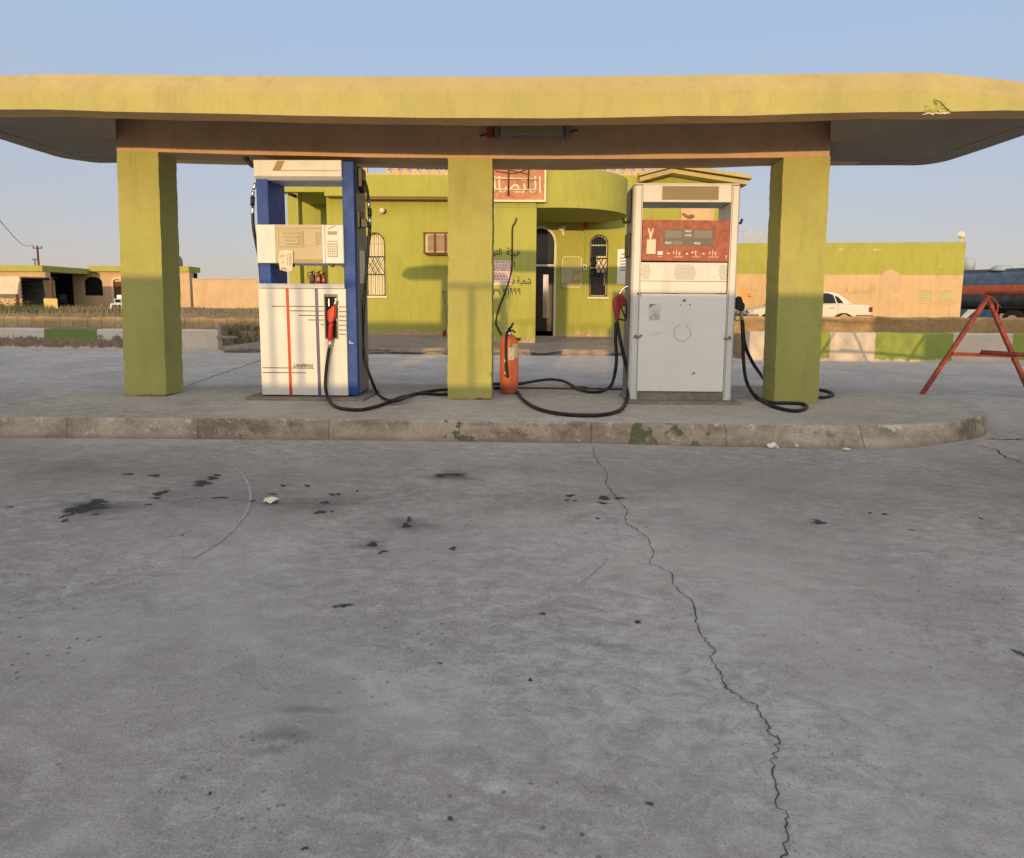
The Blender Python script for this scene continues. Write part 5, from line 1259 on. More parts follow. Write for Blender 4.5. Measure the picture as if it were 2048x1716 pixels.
# ================================================================== KERB WALLS, BLOCK WALLS, PLANTS
def kerb_wall(name, label, segs, Y0, dY, z1, depth, mats):
    """segs: (px0, px1, material) along the front, each a part of the wall"""
    t = thing(name, label, 'kerb wall', ((at(segs[0][0], 690, Y0).x + at(segs[-1][1], 690, Y0).x) / 2, Y0, 0))
    for p0, p1, mt in segs:
        a, b = at(p0, 690, Y0).x, at(p1, 690, Y0).x
        m = MB(); k = max(2, int((b - a) / .25)); vs = []
        for i in range(k + 1):
            x = a + (b - a) * i / k; w_ = .012 * math.sin(x * 4.1) + .008 * math.sin(x * 11)
            vs += [(x, Y0 + w_, -.01), (x, Y0 + w_ * .5, z1 - .03 + w_ * .6), (x, Y0 + .03, z1 + w_ * .6), (x, Y0 + depth, z1 + w_ * .4), (x, Y0 + depth, 0)]
        fs = [(5 * i + q, 5 * i + 5 + q, 5 * i + 6 + q, 5 * i + 1 + q) for i in range(k) for q in range(4)] + [(0, 1, 2, 3, 4), tuple(5 * k + q for q in (4, 3, 2, 1, 0))]
        m.add(vs, fs); o = m.build('painted_length', mt, t); o['label'] = ('white' if 'white' in mt else 'green') + ' painted length'
    return t
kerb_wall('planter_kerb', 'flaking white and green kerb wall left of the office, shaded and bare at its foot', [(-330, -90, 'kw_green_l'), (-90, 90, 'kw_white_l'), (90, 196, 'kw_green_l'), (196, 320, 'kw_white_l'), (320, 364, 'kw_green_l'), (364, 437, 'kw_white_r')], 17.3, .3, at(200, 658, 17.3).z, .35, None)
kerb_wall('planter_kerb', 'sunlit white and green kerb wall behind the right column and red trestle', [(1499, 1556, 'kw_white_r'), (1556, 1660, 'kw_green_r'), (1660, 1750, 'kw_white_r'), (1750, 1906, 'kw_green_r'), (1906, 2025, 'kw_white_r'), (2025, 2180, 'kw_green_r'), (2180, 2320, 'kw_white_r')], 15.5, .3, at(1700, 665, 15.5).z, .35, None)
mb = MB(); a, b = at(437, 690, 17.3).x, at(445, 690, 17.3).x; mb.box(a + .005, b, 17.28, 17.6, 0, at(440, 652, 17.3).z); mb.box(a - .02, a + .5, 17.25, 17.34, .3, .36)
tag(mb.build('gate_post', 'plinth'), 'grey stump of a gate post at the end of the left kerb wall', 'post')
M['rough_sand'] = sandy('crumbling_sandy_render', (.52, .36, .18), (.40, .26, .12), 2.2)
def block_wall(name, label, p0, p1, Y0, py_top, zb, depth, rag=.02, mat='brick'):
    a, b = at(p0, 640, Y0).x, at(p1, 640, Y0).x; z1 = at((p0 + p1) / 2, py_top, Y0).z
    m = MB(); k = max(4, int((b - a) / .22)); vs = []
    random.seed(int(p1))
    for i in range(k + 1):
        x = a + (b - a) * i / k; r = random.uniform(-rag, rag); q = random.uniform(-.02, .02)
        vs += [(x, Y0 + q - .03, zb), (x, Y0 + q, z1 - .04 + r), (x, Y0 + .05 + q, z1 + r), (x, Y0 + depth, z1 + r * .5), (x, Y0 + depth, zb)]
    m.add(vs, [(5 * i + q, 5 * i + 5 + q, 5 * i + 6 + q, 5 * i + 1 + q) for i in range(k) for q in range(4)] + [(0, 1, 2, 3, 4), tuple(5 * k + q for q in (4, 3, 2, 1, 0))])
    return tag(m.build(name, mat), label, 'wall')
block_wall('block_wall', 'low sandy block wall with open joints behind the left kerb wall', -420, 530, 21.5, 633, .3, .3, .03)
block_wall('block_wall', 'low sandy wall with crumbling face and no joints behind the right kerb wall', 1440, 2500, 18.5, 636, .35, .45, .03, 'rough_sand')

def blade(mb, x, y, z, h, lean, wd, mi=0):
    a = random.uniform(0, 2 * math.pi); dx, dy = math.cos(a), math.sin(a); px_, py_ = -dy * wd, dx * wd
    mb.add([(x - px_, y - py_, z), (x + px_, y + py_, z), (x + dx * lean * .4 + px_ * .6, y + dy * lean * .4 + py_ * .6, z + h * .6), (x + dx * lean * .4 - px_ * .6, y + dy * lean * .4 - py_ * .6, z + h * .6), (x + dx * lean, y + dy * lean, z + h)], [(0, 1, 2, 3), (3, 2, 4)], mi)
random.seed(11); mb = MB()
def grass(px0, px1, Y0, Y1, n, h, mi):
    for i in range(n):
        Y = random.uniform(Y0, Y1); x = at(random.uniform(px0, px1), 640, Y).x
        nz = math.sin(x * 2.1) * math.sin(Y * 3.3 + x)
        if nz < random.uniform(-.9, .5): continue
        blade(mb, x, Y, terrain_z(x, Y) - .01, h * random.uniform(.4, 1.2), h * random.uniform(.2, .8), random.uniform(.008, .018), mi if random.random() < .75 else 1 - mi)
grass(440, 530, 17.6, 21, 1500, .2, 1); grass(455, 535, 17.5, 18.6, 250, .18, 0)
grass(-20, 250, 24, 36, 1500, .26, 1); grass(-20, 110, 26, 33, 700, .34, 0); grass(120, 250, 25, 34, 500, .28, 1); grass(370, 530, 22.5, 40, 1100, .18, 1); grass(1490, 2060, 16.1, 18.3, 900, .07, 1); grass(1560, 2060, 16.0, 16.5, 160, .10, 0)
mb.base_z = False; kind(mb.build('dry_grass', ['weed', 'dry']), 'stuff')
def bush(label, px, py, Y, w_, h_, n, cat='shrub', name='weed_shrub', mat='weed'):
    random.seed(int(px)); c = at(px, py, Y); z0 = terrain_z(c.x, Y); t = thing(name, label, cat, (c.x, Y, z0)); m = MB(); s_ = MB()
    for i in range(9):
        a = random.uniform(0, 6.28); s_.tube(spline([(c.x, Y, z0), (c.x + math.cos(a) * w_ * .25, Y + math.sin(a) * w_ * .2, z0 + h_ * .5), (c.x + math.cos(a) * w_ * .45, Y + math.sin(a) * w_ * .4, z0 + h_ * random.uniform(.6, .95))], 3), .008, 5)
    for i in range(n):
        a = random.uniform(0, 6.28); r = math.sqrt(random.random()); x = c.x + math.cos(a) * r * w_ / 2; y = Y + math.sin(a) * r * w_ * .4
        lump = .7 + .3 * math.sin(x * 7) ; z = z0 + h_ * random.random() * (1 - r * r * .7) * lump
        u = Vector((random.gauss(0, 1), random.gauss(0, 1), random.gauss(0, .6))).normalized(); v = u.orthogonal().normalized(); L = random.uniform(.03, .07)
        p = Vector((x, y, z)); m.add([p - u * L, p + v * L * .4, p + u * L, p - v * L * .4], [(0, 1, 2, 3)])
    m.build('leaves', mat, t); s_.build('stems', 'wood', t); return t
bush('spreading green weed at the foot of the wall beside the tanker', 1905, 630, 19.4, 1.5, .34, 900)
bush('small weed rooted at the top of the right kerb wall', 1830, 664, 16.0, .35, .1, 90)
bush('dusty green weed by the corrugated shed, left edge of photo', 20, 615, 30, 2.6, .7, 700)
bush('dark green shrub on the bank beside the left kerb wall', 512, 668, 18.6, .5, .3, 220)

# ================================================================== LONG ANNEX, CAR, TANKER (right)
YA = 29.0
ax0, ax1 = at(1440, 560, YA).x, at(1926, 560, YA).x
zg = .38
def aZ(py, px=1700): return at(px, py, YA).z
ann = thing('annex_building', 'long flat annex painted olive above and cream below with faint Arabic lettering', 'building', ((ax0 + ax1) / 2, YA, zg))
zba, zta = aZ(549), aZ(487)
mb = MB(); mb.box(ax0, ax1, YA, YA + 5, zg - .1, zba); mb.build('cream_wall', 'peach', ann)
mb = MB(); mb.hexa([(ax0, YA - .004, zba), (ax1, YA - .004, zba), (ax1, YA + 5, zba), (ax0, YA + 5, zba)], [(ax0, YA - .004, at(1480, 487, YA).z), (ax1, YA - .004, at(1926, 484, YA).z), (ax1, YA + 5, at(1926, 484, YA).z), (ax0, YA + 5, at(1480, 487, YA).z)]); mb.build('green_band', 'wallg2', ann)
c = at(1781, 556, YA); mb = MB(); k_ = 24; R_ = .44
mb.prism([(c.x + R_ * math.cos(rad(i * 180 / k_)), c.z - .1 + R_ * math.sin(rad(i * 180 / k_))) for i in range(k_ + 1)], YA - .012, YA - .005)
mb.box(c.x - R_, c.x + R_, YA - .012, YA - .005, c.z - .55, c.z - .1); mb.build('painted_roundel', 'pale_peach' if 'pale_peach' in M else 'peach2', ann)
M['faint'] = plain('faint_brown_paint', (.50, .33, .17), .9); M['faint_g'] = plain('faint_green_paint', (.42, .45, .26), .9); M['faint_y'] = plain('faint_orange_paint', (.68, .38, .12), .9)
ya = YA - .006
lettering('\uFE94\uFEF4\uFEC4\uFED4\uFEE8\uFEDF\uFE8D', at(1688, 580, YA).x, at(1748, 580, YA).x, aZ(590), aZ(573), ya, 'faint', ann)
lettering('\uFE94\uFEBC\uFEA3', at(1846, 580, YA).x, at(1862, 580, YA).x, aZ(582), aZ(576), ya, 'faint', ann)
lettering('\uFE94\uFEBC\uFEA3', at(1887, 580, YA).x, at(1906, 580, YA).x, aZ(583), aZ(576), ya, 'faint', ann)
lettering('\uFE94\uFEC4\uFEA4\uFEE4\uFEDF\uFE8D \uFE93\uFEAD\uFE8D\uFEA9\uFE87', at(1840, 605, YA).x, at(1912, 605, YA).x, aZ(609), aZ(603), ya, 'faint', ann)
lettering('\uFE94\uFE8C\uFE92\uFECC\uFE97', at(1502, 570, YA).x, at(1515, 570, YA).x, aZ(586), aZ(577), ya, 'faint', ann)
mb = MB()
for x0 in (1841, 1880):
    for i in range(4):
        b0, b1, e0, e1 = rect(x0 + 3 - i, 584 + i * 5, x0 + 22 + i * 1.2, 587 + i * 5, ya); mb.add([(b0, ya, e0), (b1, ya, e0), (b1, ya, e1), (b0, ya, e1)], [(0, 1, 2, 3)])
for i in range(3):
    b0, b1, e0, e1 = rect(1496, 588 + i * 4, 1516, 589.5 + i * 4, ya); mb.add([(b0, ya, e0), (b1, ya, e0), (b1, ya, e1), (b0, ya, e1)], [(0, 1, 2, 3)])
mb.build('painted_emblem', 'faint_g', ann)
mb = MB(); c = at(1490, 588, YA); P = [(c.x + (.3 if i % 2 else .17) * math.cos(rad(i * 22.5)), ya, c.z + (.3 if i % 2 else .17) * math.sin(rad(i * 22.5))) for i in range(16)]; mb.add(P, [tuple(range(15, -1, -1))][0:1]); mb.f = [tuple(reversed(mb.f[0]))]; mb.build('painted_sun', 'faint_y', ann)
mb = MB(); random.seed(5)
for px, py, r in ((1682, 499, .10), (1708, 499, .09), (1726, 499, .05), (1750, 499, .11), (1757, 500, .07), (1764, 499, .05), (1881, 533, .06)):
    c = at(px, py, YA); mb.add([(c.x + r * random.uniform(.7, 1.3) * math.cos(i), ya, c.z + r * .45 * random.uniform(.6, 1.3) * math.sin(i)) for i in [6.28 * q / 9 for q in range(9)]], [tuple(range(9))])
mb.build('bare_patches', 'peach', ann)
t = thing('corner_lamp', 'cream floodlight on a short post at the annex roof corner', 'lamp', at(1922, 485, YA + .2))
c = at(1921, 485, YA + .2); mb = MB(); mb.tube([(c.x, c.y, c.z - .02), (c.x, c.y, c.z + .18)], .03, 8); mb.build('post', 'sheet', t)
mb = MB(); mb.tube([(c.x - .06, c.y - .05, c.z + .36), (c.x + .03, c.y, c.z + .30), (c.x + .04, c.y, c.z + .16)], [.12, .13, .07], 12); mb.build('head', 'curtain', t)
t = thing('pipe_rack', 'thin pale steel frame of pipes standing on the annex roof', 'steel frame', at(1505, 487, YA + 1))
Yk = YA + 1.2; mb = MB(); kp_ = lambda px, py: at(px, py, Yk)
for px in (1488, 1495, 1501, 1506, 1515, 1521, 1535, 1545): mb.tube([kp_(px, 490), kp_(px, 459 if px > 1490 else 463)], .018, 5)
mb.build('uprights', 'sheet', t)
mb = MB()
for py in (459, 474): mb.tube([kp_(1483, py + 4), kp_(1500, py), kp_(1550, py)], .016, 5)
mb.tube([kp_(1495, 484), kp_(1523, 482), kp_(1536, 478)], .015, 5); mb.tube([kp_(1506, 462), kp_(1516, 456)], .015, 5)
mb.build('rails', 'sheet', t)

# white saloon car in front of the annex, nose to the left
YC = 25.6; tc = .42
t = thing('parked_car', 'white saloon car parked before the cream annex wall, half hidden by the right column', 'car', (at(1620, 640, YC).x, YC + .85, tc))
cx0, cx1 = at(1497, 610, YC).x, at(1745, 610, YC).x; L = cx1 - cx0; zt2 = at(1660, 583, YC).z; hs = (zt2 - tc) / 1.40
def cp(u, z): return (cx0 + u * L, tc + z * hs)
W = 1.68
lo = [(0.0, .30), (.0, .50), (.015, .62), (.06, .70), (.20, .80), (.30, .86), (.80, .92), (.97, .90), (.995, .84), (1.0, .50), (1.0, .30), (.86, .28), (.845, .45), (.80, .60), (.755, .60), (.71, .45), (.695, .22), (.26, .22), (.245, .45), (.20, .60), (.155, .60), (.11, .45), (.095, .28)]
mb = MB(); y0, y1 = YC, YC + W
P = [cp(*p) for p in lo]; nP = len(P)
def loft(mb, P, layers, mi=0):
    """layers: (y, scale) — outline drawn in towards its middle at the sides"""
    cxm = sum(p[0] for p in P) / len(P); czm = sum(p[1] for p in P) / len(P); vs = []; n = len(P)
    for y, s_, dz in layers:
        for x, z in P: vs.append((cxm + (x - cxm) * s_, y, z + (-dz if z > czm else 0)))
    k = len(layers); fs = [(a * n + i, (a + 1) * n + i, (a + 1) * n + (i + 1) % n, a * n + (i + 1) % n) for a in range(k - 1) for i in range(n)]
    fs += [tuple(range(n)), tuple(range(k * n - 1, (k - 1) * n - 1, -1))]
    mb.add(vs, fs, mi)
loft(mb, P, [(y0, .985, .05), (y0 + .06, .998, .01), (y0 + .3, 1, 0), (y1 - .3, 1, 0), (y1 - .06, .998, .01), (y1, .985, .05)])
bmx = mb.build('body', 'car', t, .02)
gh = [(.30, .855), (.42, 1.30), (.46, 1.36), (.55, 1.40), (.68, 1.39), (.74, 1.33), (.855, .915)]
mb = MB(); P = [cp(*p) for p in gh]; vs = []
for y, ins in ((y0 + .04, 0), (y1 - .04, 0)):
    for (x, z) in P:
        h_ = (z - P[0][1]) / (zt2 - P[0][1]); vs.append((x, y + (1 if y == y0 + .04 else -1) * .17 * h_, z))
n = len(P); mb.add(vs, [tuple(range(n)), tuple(range(2 * n - 1, n - 1, -1))] + [(i, n + i, n + (i + 1) % n, (i + 1) % n) for i in range(n)]); mb.build('cabin', 'car', t, .03)
mb = MB()
def side_pt(u, z, out=.004):
    x, zz = cp(u, z); h_ = (zz - P[0][1]) / (zt2 - P[0][1]); return (x, y0 + .04 + .17 * h_ - out, zz)
for poly in ([(.355, .905), (.43, 1.28), (.47, 1.33), (.555, 1.345), (.555, .92)], [(.57, .92), (.57, 1.345), (.655, 1.335), (.695, 1.27), (.715, .935)], [(.725, .935), (.705, 1.24), (.735, 1.19), (.775, .945)]):
    mb.add([side_pt(*p) for p in poly], [tuple(range(len(poly) - 1, -1, -1))])
mb.build('side_window', 'glass', t)
mb = MB(); a, b = cp(.745, 1.31), cp(.845, .95); mb.add([(a[0] + .02, y0 + .25, a[1]), (a[0] + .02, y1 - .25, a[1]), (b[0] + .02, y1 - .1, b[1]), (b[0] + .02, y0 + .1, b[1])], [(0, 1, 2, 3)]); a, b = cp(.415, 1.29), cp(.31, .88); mb.add([(a[0] - .02, y0 + .25, a[1]), (a[0] - .02, y1 - .25, a[1]), (b[0] - .02, y1 - .1, b[1]), (b[0] - .02, y0 + .1, b[1])], [(0, 1, 2, 3)]); mb.build('screen_glass', 'glass', t)
for u in (.178, .778):
    for yy in (y0 + .1, y1 - .1):
        x, z = cp(u, .31); mb = MB(); mb.tube([(x, yy - .09, z), (x, yy + .09, z)], .31, 22); w_ = mb.build('wheel', 'tyre', t, .02)
        mb = MB(); mb.tube([(x, yy - .10, z), (x, yy + .10, z)], .19, 16); mb.build('rim', 'rim', w_)
for u0, u1, nm in ((-.012, .09, 'bumper'), (.87, 1.012, 'bumper')):
    mb = MB(); a, b = cp(u0, .34), cp(u1, .5); mb.box(a[0], b[0], y0 - .025, y1 + .025, a[1], b[1]); mb.build(nm, 'grey_side', t, .03)
mb = MB(); a, b = cp(.262, .24), cp(.69, .30); mb.box(a[0], b[0], y0 - .012, y0 + .05, a[1], b[1]); mb.build('sill', 'grey_side', t)
mb = MB(); a, b = cp(.0, .55), cp(.045, .66); mb.box(a[0] - .005, b[0], y0 - .006, y0 + .3, a[1], b[1]); mb.build('headlight', 'chrome', t, .02)
mb = MB(); a, b = cp(.972, .60), cp(1.004, .80); mb.box(a[0], b[0], y0 - .004, y0 + .35, a[1], b[1]); mb.build('tail_light', 'dark_red', t, .01)
mb = MB(); a, b = cp(.655, .74), cp(.70, .765); mb.box(a[0], b[0], y0 - .02, y0 + .02, a[1], b[1]); mb.build('door_handle', 'grey_side', t, .006)
mb = MB()
for u in (.345, .562, .725): a, b = cp(u, .3), cp(u, .91); mb.box(a[0] - .006, a[0] + .006, y0 - .002, y0 + .02, a[1], b[1] - .03)
mb.build('door_gap', 'brownink', t)

# tank lorry beyond the annex, seen from behind at a slant
Yt0 = 35.0; zt0 = .42
e0 = at(1900, 600, 37.5); e1 = at(2120, 600, 32.5)
ax = Vector((e1.x - e0.x, e1.y - e0.y, 0)); Lt = ax.length * 1.55; ax.normalize(); nx_ = Vector((-ax.y, ax.x, 0))
t = thing('tanker_truck', 'dusty blue grey tanker truck with an orange red band beyond the annex', 'truck', (e0.x, e0.y, zt0))
def tp3(u, v, z): return Vector((e0.x, e0.y, 0)) + ax * u + nx_ * v + Vector((0, 0, z))
zc_, ra, rbv = 2.02, 1.2, .95
def ring_at(u, k=28): return [tp3(u, ra * math.cos(2 * math.pi * i / k), zc_ + rbv * math.sin(2 * math.pi * i / k)) for i in range(k)]
def zone(i, k=28):
    s_ = math.sin(2 * math.pi * (i + .5) / k); c_ = math.cos(2 * math.pi * (i + .5) / k)
    return 1 if -.12 < s_ < .14 else 0
mb = MB(); k = 28; us = [-.25, -.2, 0] + [Lt * i / 8 for i in range(1, 9)] + [Lt + .2, Lt + .25]; vs = []
for u in us:
    f = .02 if u in (-.25, Lt + .25) else (.8 if u in (-.2, Lt + .2) else 1)
    for i in range(k): vs.append(tp3(u, ra * f * math.cos(2 * math.pi * i / k), zc_ + rbv * f * math.sin(2 * math.pi * i / k)))
o_ = len(mb.v); mb.v += vs
for a in range(len(us) - 1):
    for i in range(k): mb.f.append([a * k + i, a * k + (i + 1) % k, (a + 1) * k + (i + 1) % k, (a + 1) * k + i]); mb.mi.append(zone(i) if 1 < a < len(us) - 3 else 0); mb.sm.append(True)
mb.build('tank', ['tank', 'tank_red'], t)
mb = MB()
def obox(m, u0, u1, v0, v1, z0, z1, mi=0):
    m.hexa([tp3(u0, v0, z0), tp3(u1, v0, z0), tp3(u1, v1, z0), tp3(u0, v1, z0)], [tp3(u0, v0, z1), tp3(u1, v0, z1), tp3(u1, v1, z1), tp3(u0, v1, z1)], mi)
obox(mb, .3, Lt - .3, -.3, .3, zc_ + rbv - .03, zc_ + rbv + .09); mb.build('walkway_rail', 'tank', t)
for u in (2.6, 5.4, 8.2):
    mb = MB(); mb.tube([tp3(u, 0, zc_ + rbv), tp3(u, 0, zc_ + rbv + .16), tp3(u, 0, zc_ + rbv + .26)], [.5, .45, .3], 16); mb.build('manhole', 'silo', t)
mb = MB(); obox(mb, -.1, Lt, -.5, .5, .85, 1.08); mb.build('chassis', 'dark', t)
mb = MB(); obox(mb, .2, 2.9, -1.15, -.3, .45, 1.05); mb.build('locker', 'tank_blue', t)
mb = MB(); P = [tp3(1.4, -1.16, .5), tp3(1.75, -1.16, .5), tp3(2.3, -1.16, 1.03), tp3(1.9, -1.16, 1.03)]; mb.add(P, [(0, 1, 2, 3), (3, 2, 1, 0)]); mb.build('white_slash', 'plastic_w', t)
for u in (4.1, 5.4, 8.6):
    for v in (-1.05, .8):
        mb = MB(); mb.tube([tp3(u, v - .15, .52), tp3(u, v + .18, .52)], .52, 22); w_ = mb.build('wheel', 'tyre', t, .03)
        mb = MB(); mb.tube([tp3(u, v - .16, .52), tp3(u, v - .10, .52)], [.27, .30], 16); mb.build('rim', 'rim', w_)
mb = MB(); obox(mb, 3.4, 6.2, -1.2, -.8, 1.1, 1.2); mb.build('mudguard', 'dark', t)
mb = MB(); obox(mb, Lt + .5, Lt + 2.4, -1.2, 1.2, .5, 2.9); mb.build('cab', 'tank_blue', t, .1)
t = thing('water_tower', 'pale blue steel tank rising far behind the tanker truck', 'tank', at(1937, 600, 75))
c = at(1936, 540, 75); zz0, zz1 = at(1936, 540, 75).z, at(1936, 517, 75).z; mb = MB(); mb.lathe(c.x, 75, [(.001, zz0), (.62, zz0), (.62, zz1 - .1), (.3, zz1 + .1), (.001, zz1 + .12)], 20); mb.build('drum', 'silo', t)
mb = MB()
for q in (-.45, .45): mb.tube([(c.x + q, 75 - .4, .3), (c.x + q, 75 - .4, zz0)], .06, 6); mb.tube([(c.x + q, 75 + .4, .3), (c.x + q, 75 + .4, zz0)], .06, 6)
mb.build('legs', 'silo', t)

# ================================================================== RED TRESTLE (right)
A = gr(1845, 790); apx = at(1978, 592, A.y)
t = thing('trestle_barrier', 'red oxide steel trestle with splayed angle-iron legs on the right of the island', 'barrier', (apx.x, A.y, 0))
B = at(2064, 792, A.y); B.z = 0
def angle(m, p, q, w_=.05, th=.009):
    p, q = Vector(p), Vector(q); d = (q - p).normalized(); s_ = d.cross(Vector((0, 1, 0))).normalized(); y = Vector((0, 1, 0)); y = (y - d * d.dot(y)).normalized()
    def slab(o, u, v, a, b):
        m.hexa([p + o - u * a - v * b, p + o + u * a - v * b, p + o + u * a + v * b, p + o - u * a + v * b], [q + o - u * a - v * b, q + o + u * a - v * b, q + o + u * a + v * b, q + o - u * a + v * b])
    slab(Vector((0, 0, 0)), s_, y, w_ / 2, th / 2); slab(s_ * (w_ / 2 - th / 2) + y * (w_ / 2), s_, y, th / 2, w_ / 2)
mb = MB(); angle(mb, A, apx + Vector((.02, 0, .02))); mb.build('leg', 'rust_red', t)
mb = MB(); angle(mb, B, apx + Vector((-.02, .01, .02))); mb.build('leg', 'rust_red', t)
m1, m2 = at(1905, 708, A.y - .03), at(2027, 712, A.y - .03)
mb = MB(); angle(mb, m1, m2, .05); mb.build('cross_bar', 'rust_red', t)
D2 = Vector((1.75, -1.9, 0)); apx2 = apx + D2
mb = MB(); p, q = apx + Vector((-.03, .03, .035)), apx2 + Vector((.05, -.05, .035)); mb.tube([p, q], .028, 4); mb.build('top_bar', 'rust_red', t)
for S in (A, B):
    mb = MB(); angle(mb, Vector(S) + D2, apx2); mb.build('leg', 'rust_red', t)
mb = MB(); angle(mb, m1 + D2, m2 + D2, .05); mb.build('cross_bar', 'rust_red', t)
mb = MB(); p = m2.lerp(m1, .55); mb.tube([at(1962, 704, A.y - .05), (m1 + D2).lerp(m2 + D2, .5)], .034, 6); mb.build('stretcher', 'rust_red', t)
mb = MB(); mb.tube(spline([apx + Vector((.03, -.03, -.02)), apx + Vector((.09, -.05, -.10)), apx + Vector((.10, -.05, -.22)), apx + Vector((.06, -.04, -.26))], 4), .009, 6); mb.tube([apx + Vector((.02, -.03, -.02)), apx + Vector((.14, -.06, -.16))], .006, 5); mb.build('tie', 'rust_red', t)

# ================================================================== LEFT: HOUSE, SHED, WALL, POLES
YH = 46.0; hg = .72
def hx_(px, Y=YH): return at(px, 570, Y).x
def hz_(py, Y=YH, px=150): return at(px, py, Y).z
t = thing('low_house', 'low cream house with olive roof edge, shaded porch and arched window', 'building', (hx_(150), YH, hg))
YB2 = YH - 4.5
mb = MB(); a, b = hx_(-180, YB2), at(92, 570, YB2).x; zt3 = at(50, 543, YB2).z; mb.box(a, b, YB2, YB2 + .45, hg - .1, zt3); mb.build('front_wing', 'peach2', t)
mb = MB(); mb.box(a, hx_(60), YB2 + .45, YH, hg - .1, zt3); mb.build('porch_end_wall', 'peach2', t)
mb = MB(); mb.box(a - .2, b + .02, YB2 - .25, YH + .9, zt3 + .002, at(50, 531, YB2).z); mb.build('roof_edge', 'wallg2', t)
w_h = (hx_(187), (hx_(204) - hx_(168)) / 2, hz_(591), hz_(565), hz_(553)); d_h = (hx_(237), (hx_(250) - hx_(224)) / 2, hg - .1, hz_(563), hz_(554))
mb = MB(); zt4 = hz_(543); wall_with_holes(mb, hx_(60) + .004, hx_(384), hg - .1, zt4, [w_h, d_h], YH, YH + .3); mb.build('porch_wall', 'peach2', t)
mb = MB(); mb.box(b + .004, hx_(380), YH + .9, YH + 1.1, hg - .1, zt4 - .02); mb.build('inside', 'dark', t)
mb = MB(); mb.box(b + .024, hx_(385), YH - .4, YH + 1.2, zt4 + .003, hz_(532)); mb.build('roof_edge', 'wallg2', t)
mb = MB(); mb.box(hx_(362), hx_(384), YH - .3, YH - .003, hg - .1, zt4 - .004); mb.build('corner_pier', 'peach2', t)
mb = MB(); mb.box(hx_(97), hx_(146), YH - .05, YH - .004, hg - .1, zt4 - .004); mb.build('porch_shade_panel', 'dark', t)  # near-black panel added to stand in for the porch's deep shade
mb = MB(); arch_frame(mb, w_h, YH + .05, YH + .12, .06); cx, hw, zb, zs, z2 = w_h
for u in (-.5, 0, .5): mb.box(cx + u * hw - .03, cx + u * hw + .03, YH + .05, YH + .12, zb, zs + (z2 - zs) * .8)
wf = mb.build('window', 'iron', t)
mb = MB(); mb.prism(arch_pts(cx, hw - .02, zb, zs, z2), YH + .15, YH + .16); mb.build('pane', 'glass', wf)
cx, hw, zb, zs, z2 = d_h; mb = MB(); mb.box(cx - hw, cx + hw, YH + .1, YH + .16, zb, zs); mb.build('door', 'wood', t)
mb = MB(); arch_frame(mb, d_h, YH - .06, YH + .05, .1, False); mb.build('door_frame', 'frame_w', t)
mb = MB(); mb.prism(arch_pts(cx, hw - .05, zs, zs + .01, z2), YH + .1, YH + .14); mb.build('fanlight', 'yellow_board', t)
# corrugated lean-to before it
YS2 = 38.0
t = thing('corrugated_shed', 'corrugated metal lean-to with a pale awning in front of the cream house', 'shed', at(60, 620, YS2))
def corr(mb, p0, p1, q1, q0, n, amp):
    """sheet between edges p (bottom) and q (top), ribs along the height"""
    p0, p1, q0, q1 = map(Vector, (p0, p1, q0, q1)); nn = (p1 - p0).cross(q0 - p0).normalized(); vs = []
    for i in range(n * 4 + 1):
        u = i / (n * 4); off = nn * amp * math.sin(u * n * 2 * math.pi); vs += [p0.lerp(p1, u) + off, q0.lerp(q1, u) + off]
    mb.add(vs, [(2 * i, 2 * i + 2, 2 * i + 3, 2 * i + 1) for i in range(n * 4)], 0, True)
S3 = lambda px, py, Y=YS2: at(px, py, Y)
sx0, sx1 = S3(42, 590).x, S3(113, 590).x; sg = terrain_z(sx0, YS2)
ztl = S3(60, 554).z
mb = MB(); bk0, bk1 = at(44, 600, YS2 + 1.6).x, at(112, 600, YS2 + 1.6).x; corr(mb, (bk0, YS2 + 1.6, sg), (bk0, YS2 + 1.6, ztl), (bk1, YS2 + 1.6, ztl), (bk1, YS2 + 1.6, sg), 12, .03); corr(mb, (bk0, YS2 + 1.6, sg), (bk0, YS2 + 1.6, ztl), (sx0, YS2 + .1, ztl), (sx0, YS2 + .1, sg), 8, .03); mb.build('wall_sheet', 'sheet_d', t)
mb = MB(); corr(mb, (sx0 - .05, YS2, ztl), (sx1 + .1, YS2, ztl), (bk1 + .1, YS2 + 1.7, ztl + .03), (bk0 - .05, YS2 + 1.7, ztl + .03), 16, .035); mb.build('roof_sheet', 'sheet', t)
mb = MB(); zA0, zA1 = S3(20, 588, YS2 - .3).z, S3(20, 553, YS2).z; xl = S3(-160, 570).x
corr(mb, (xl, YS2 - .3, zA0), (xl, YS2, zA1), (sx0 - .02, YS2, zA1), (sx0 + .02, YS2 - .3, zA0), 10, .02); aw = mb.build('awning', 'sheet', t)
for i, px in enumerate((40, 110, -120)):
    mb = MB(); mb.box(S3(px, 600).x - .05, S3(px, 600).x + .05, YS2 - .25, YS2 - .15, sg, zA0 if px != 110 else ztl); mb.build('post', 'wood', t)
mb = MB(); a0, a1, c0, c1 = rect(88, 597, 115, 617, YS2 - .35); mb.box(a0, a1, YS2 - .36, YS2 - .32, c0, c1); tag(mb.build('board', 'yellow_board'), 'yellow board leaning on the front post of the corrugated shed', 'board')
t = thing('dark_barrel', 'dark drum standing in the shaded porch beside the corrugated shed', 'drum', at(122, 612, YH - 2))
c = at(122, 612, YH - 2); mb = MB(); z1 = at(122, 588, YH - 2).z; mb.lathe(c.x, YH - 2, [(.001, hg), (.36, hg), (.37, (hg + z1) / 2), (.36, z1), (.001, z1)], 20); mb.build('body', 'black', t); mb = MB()
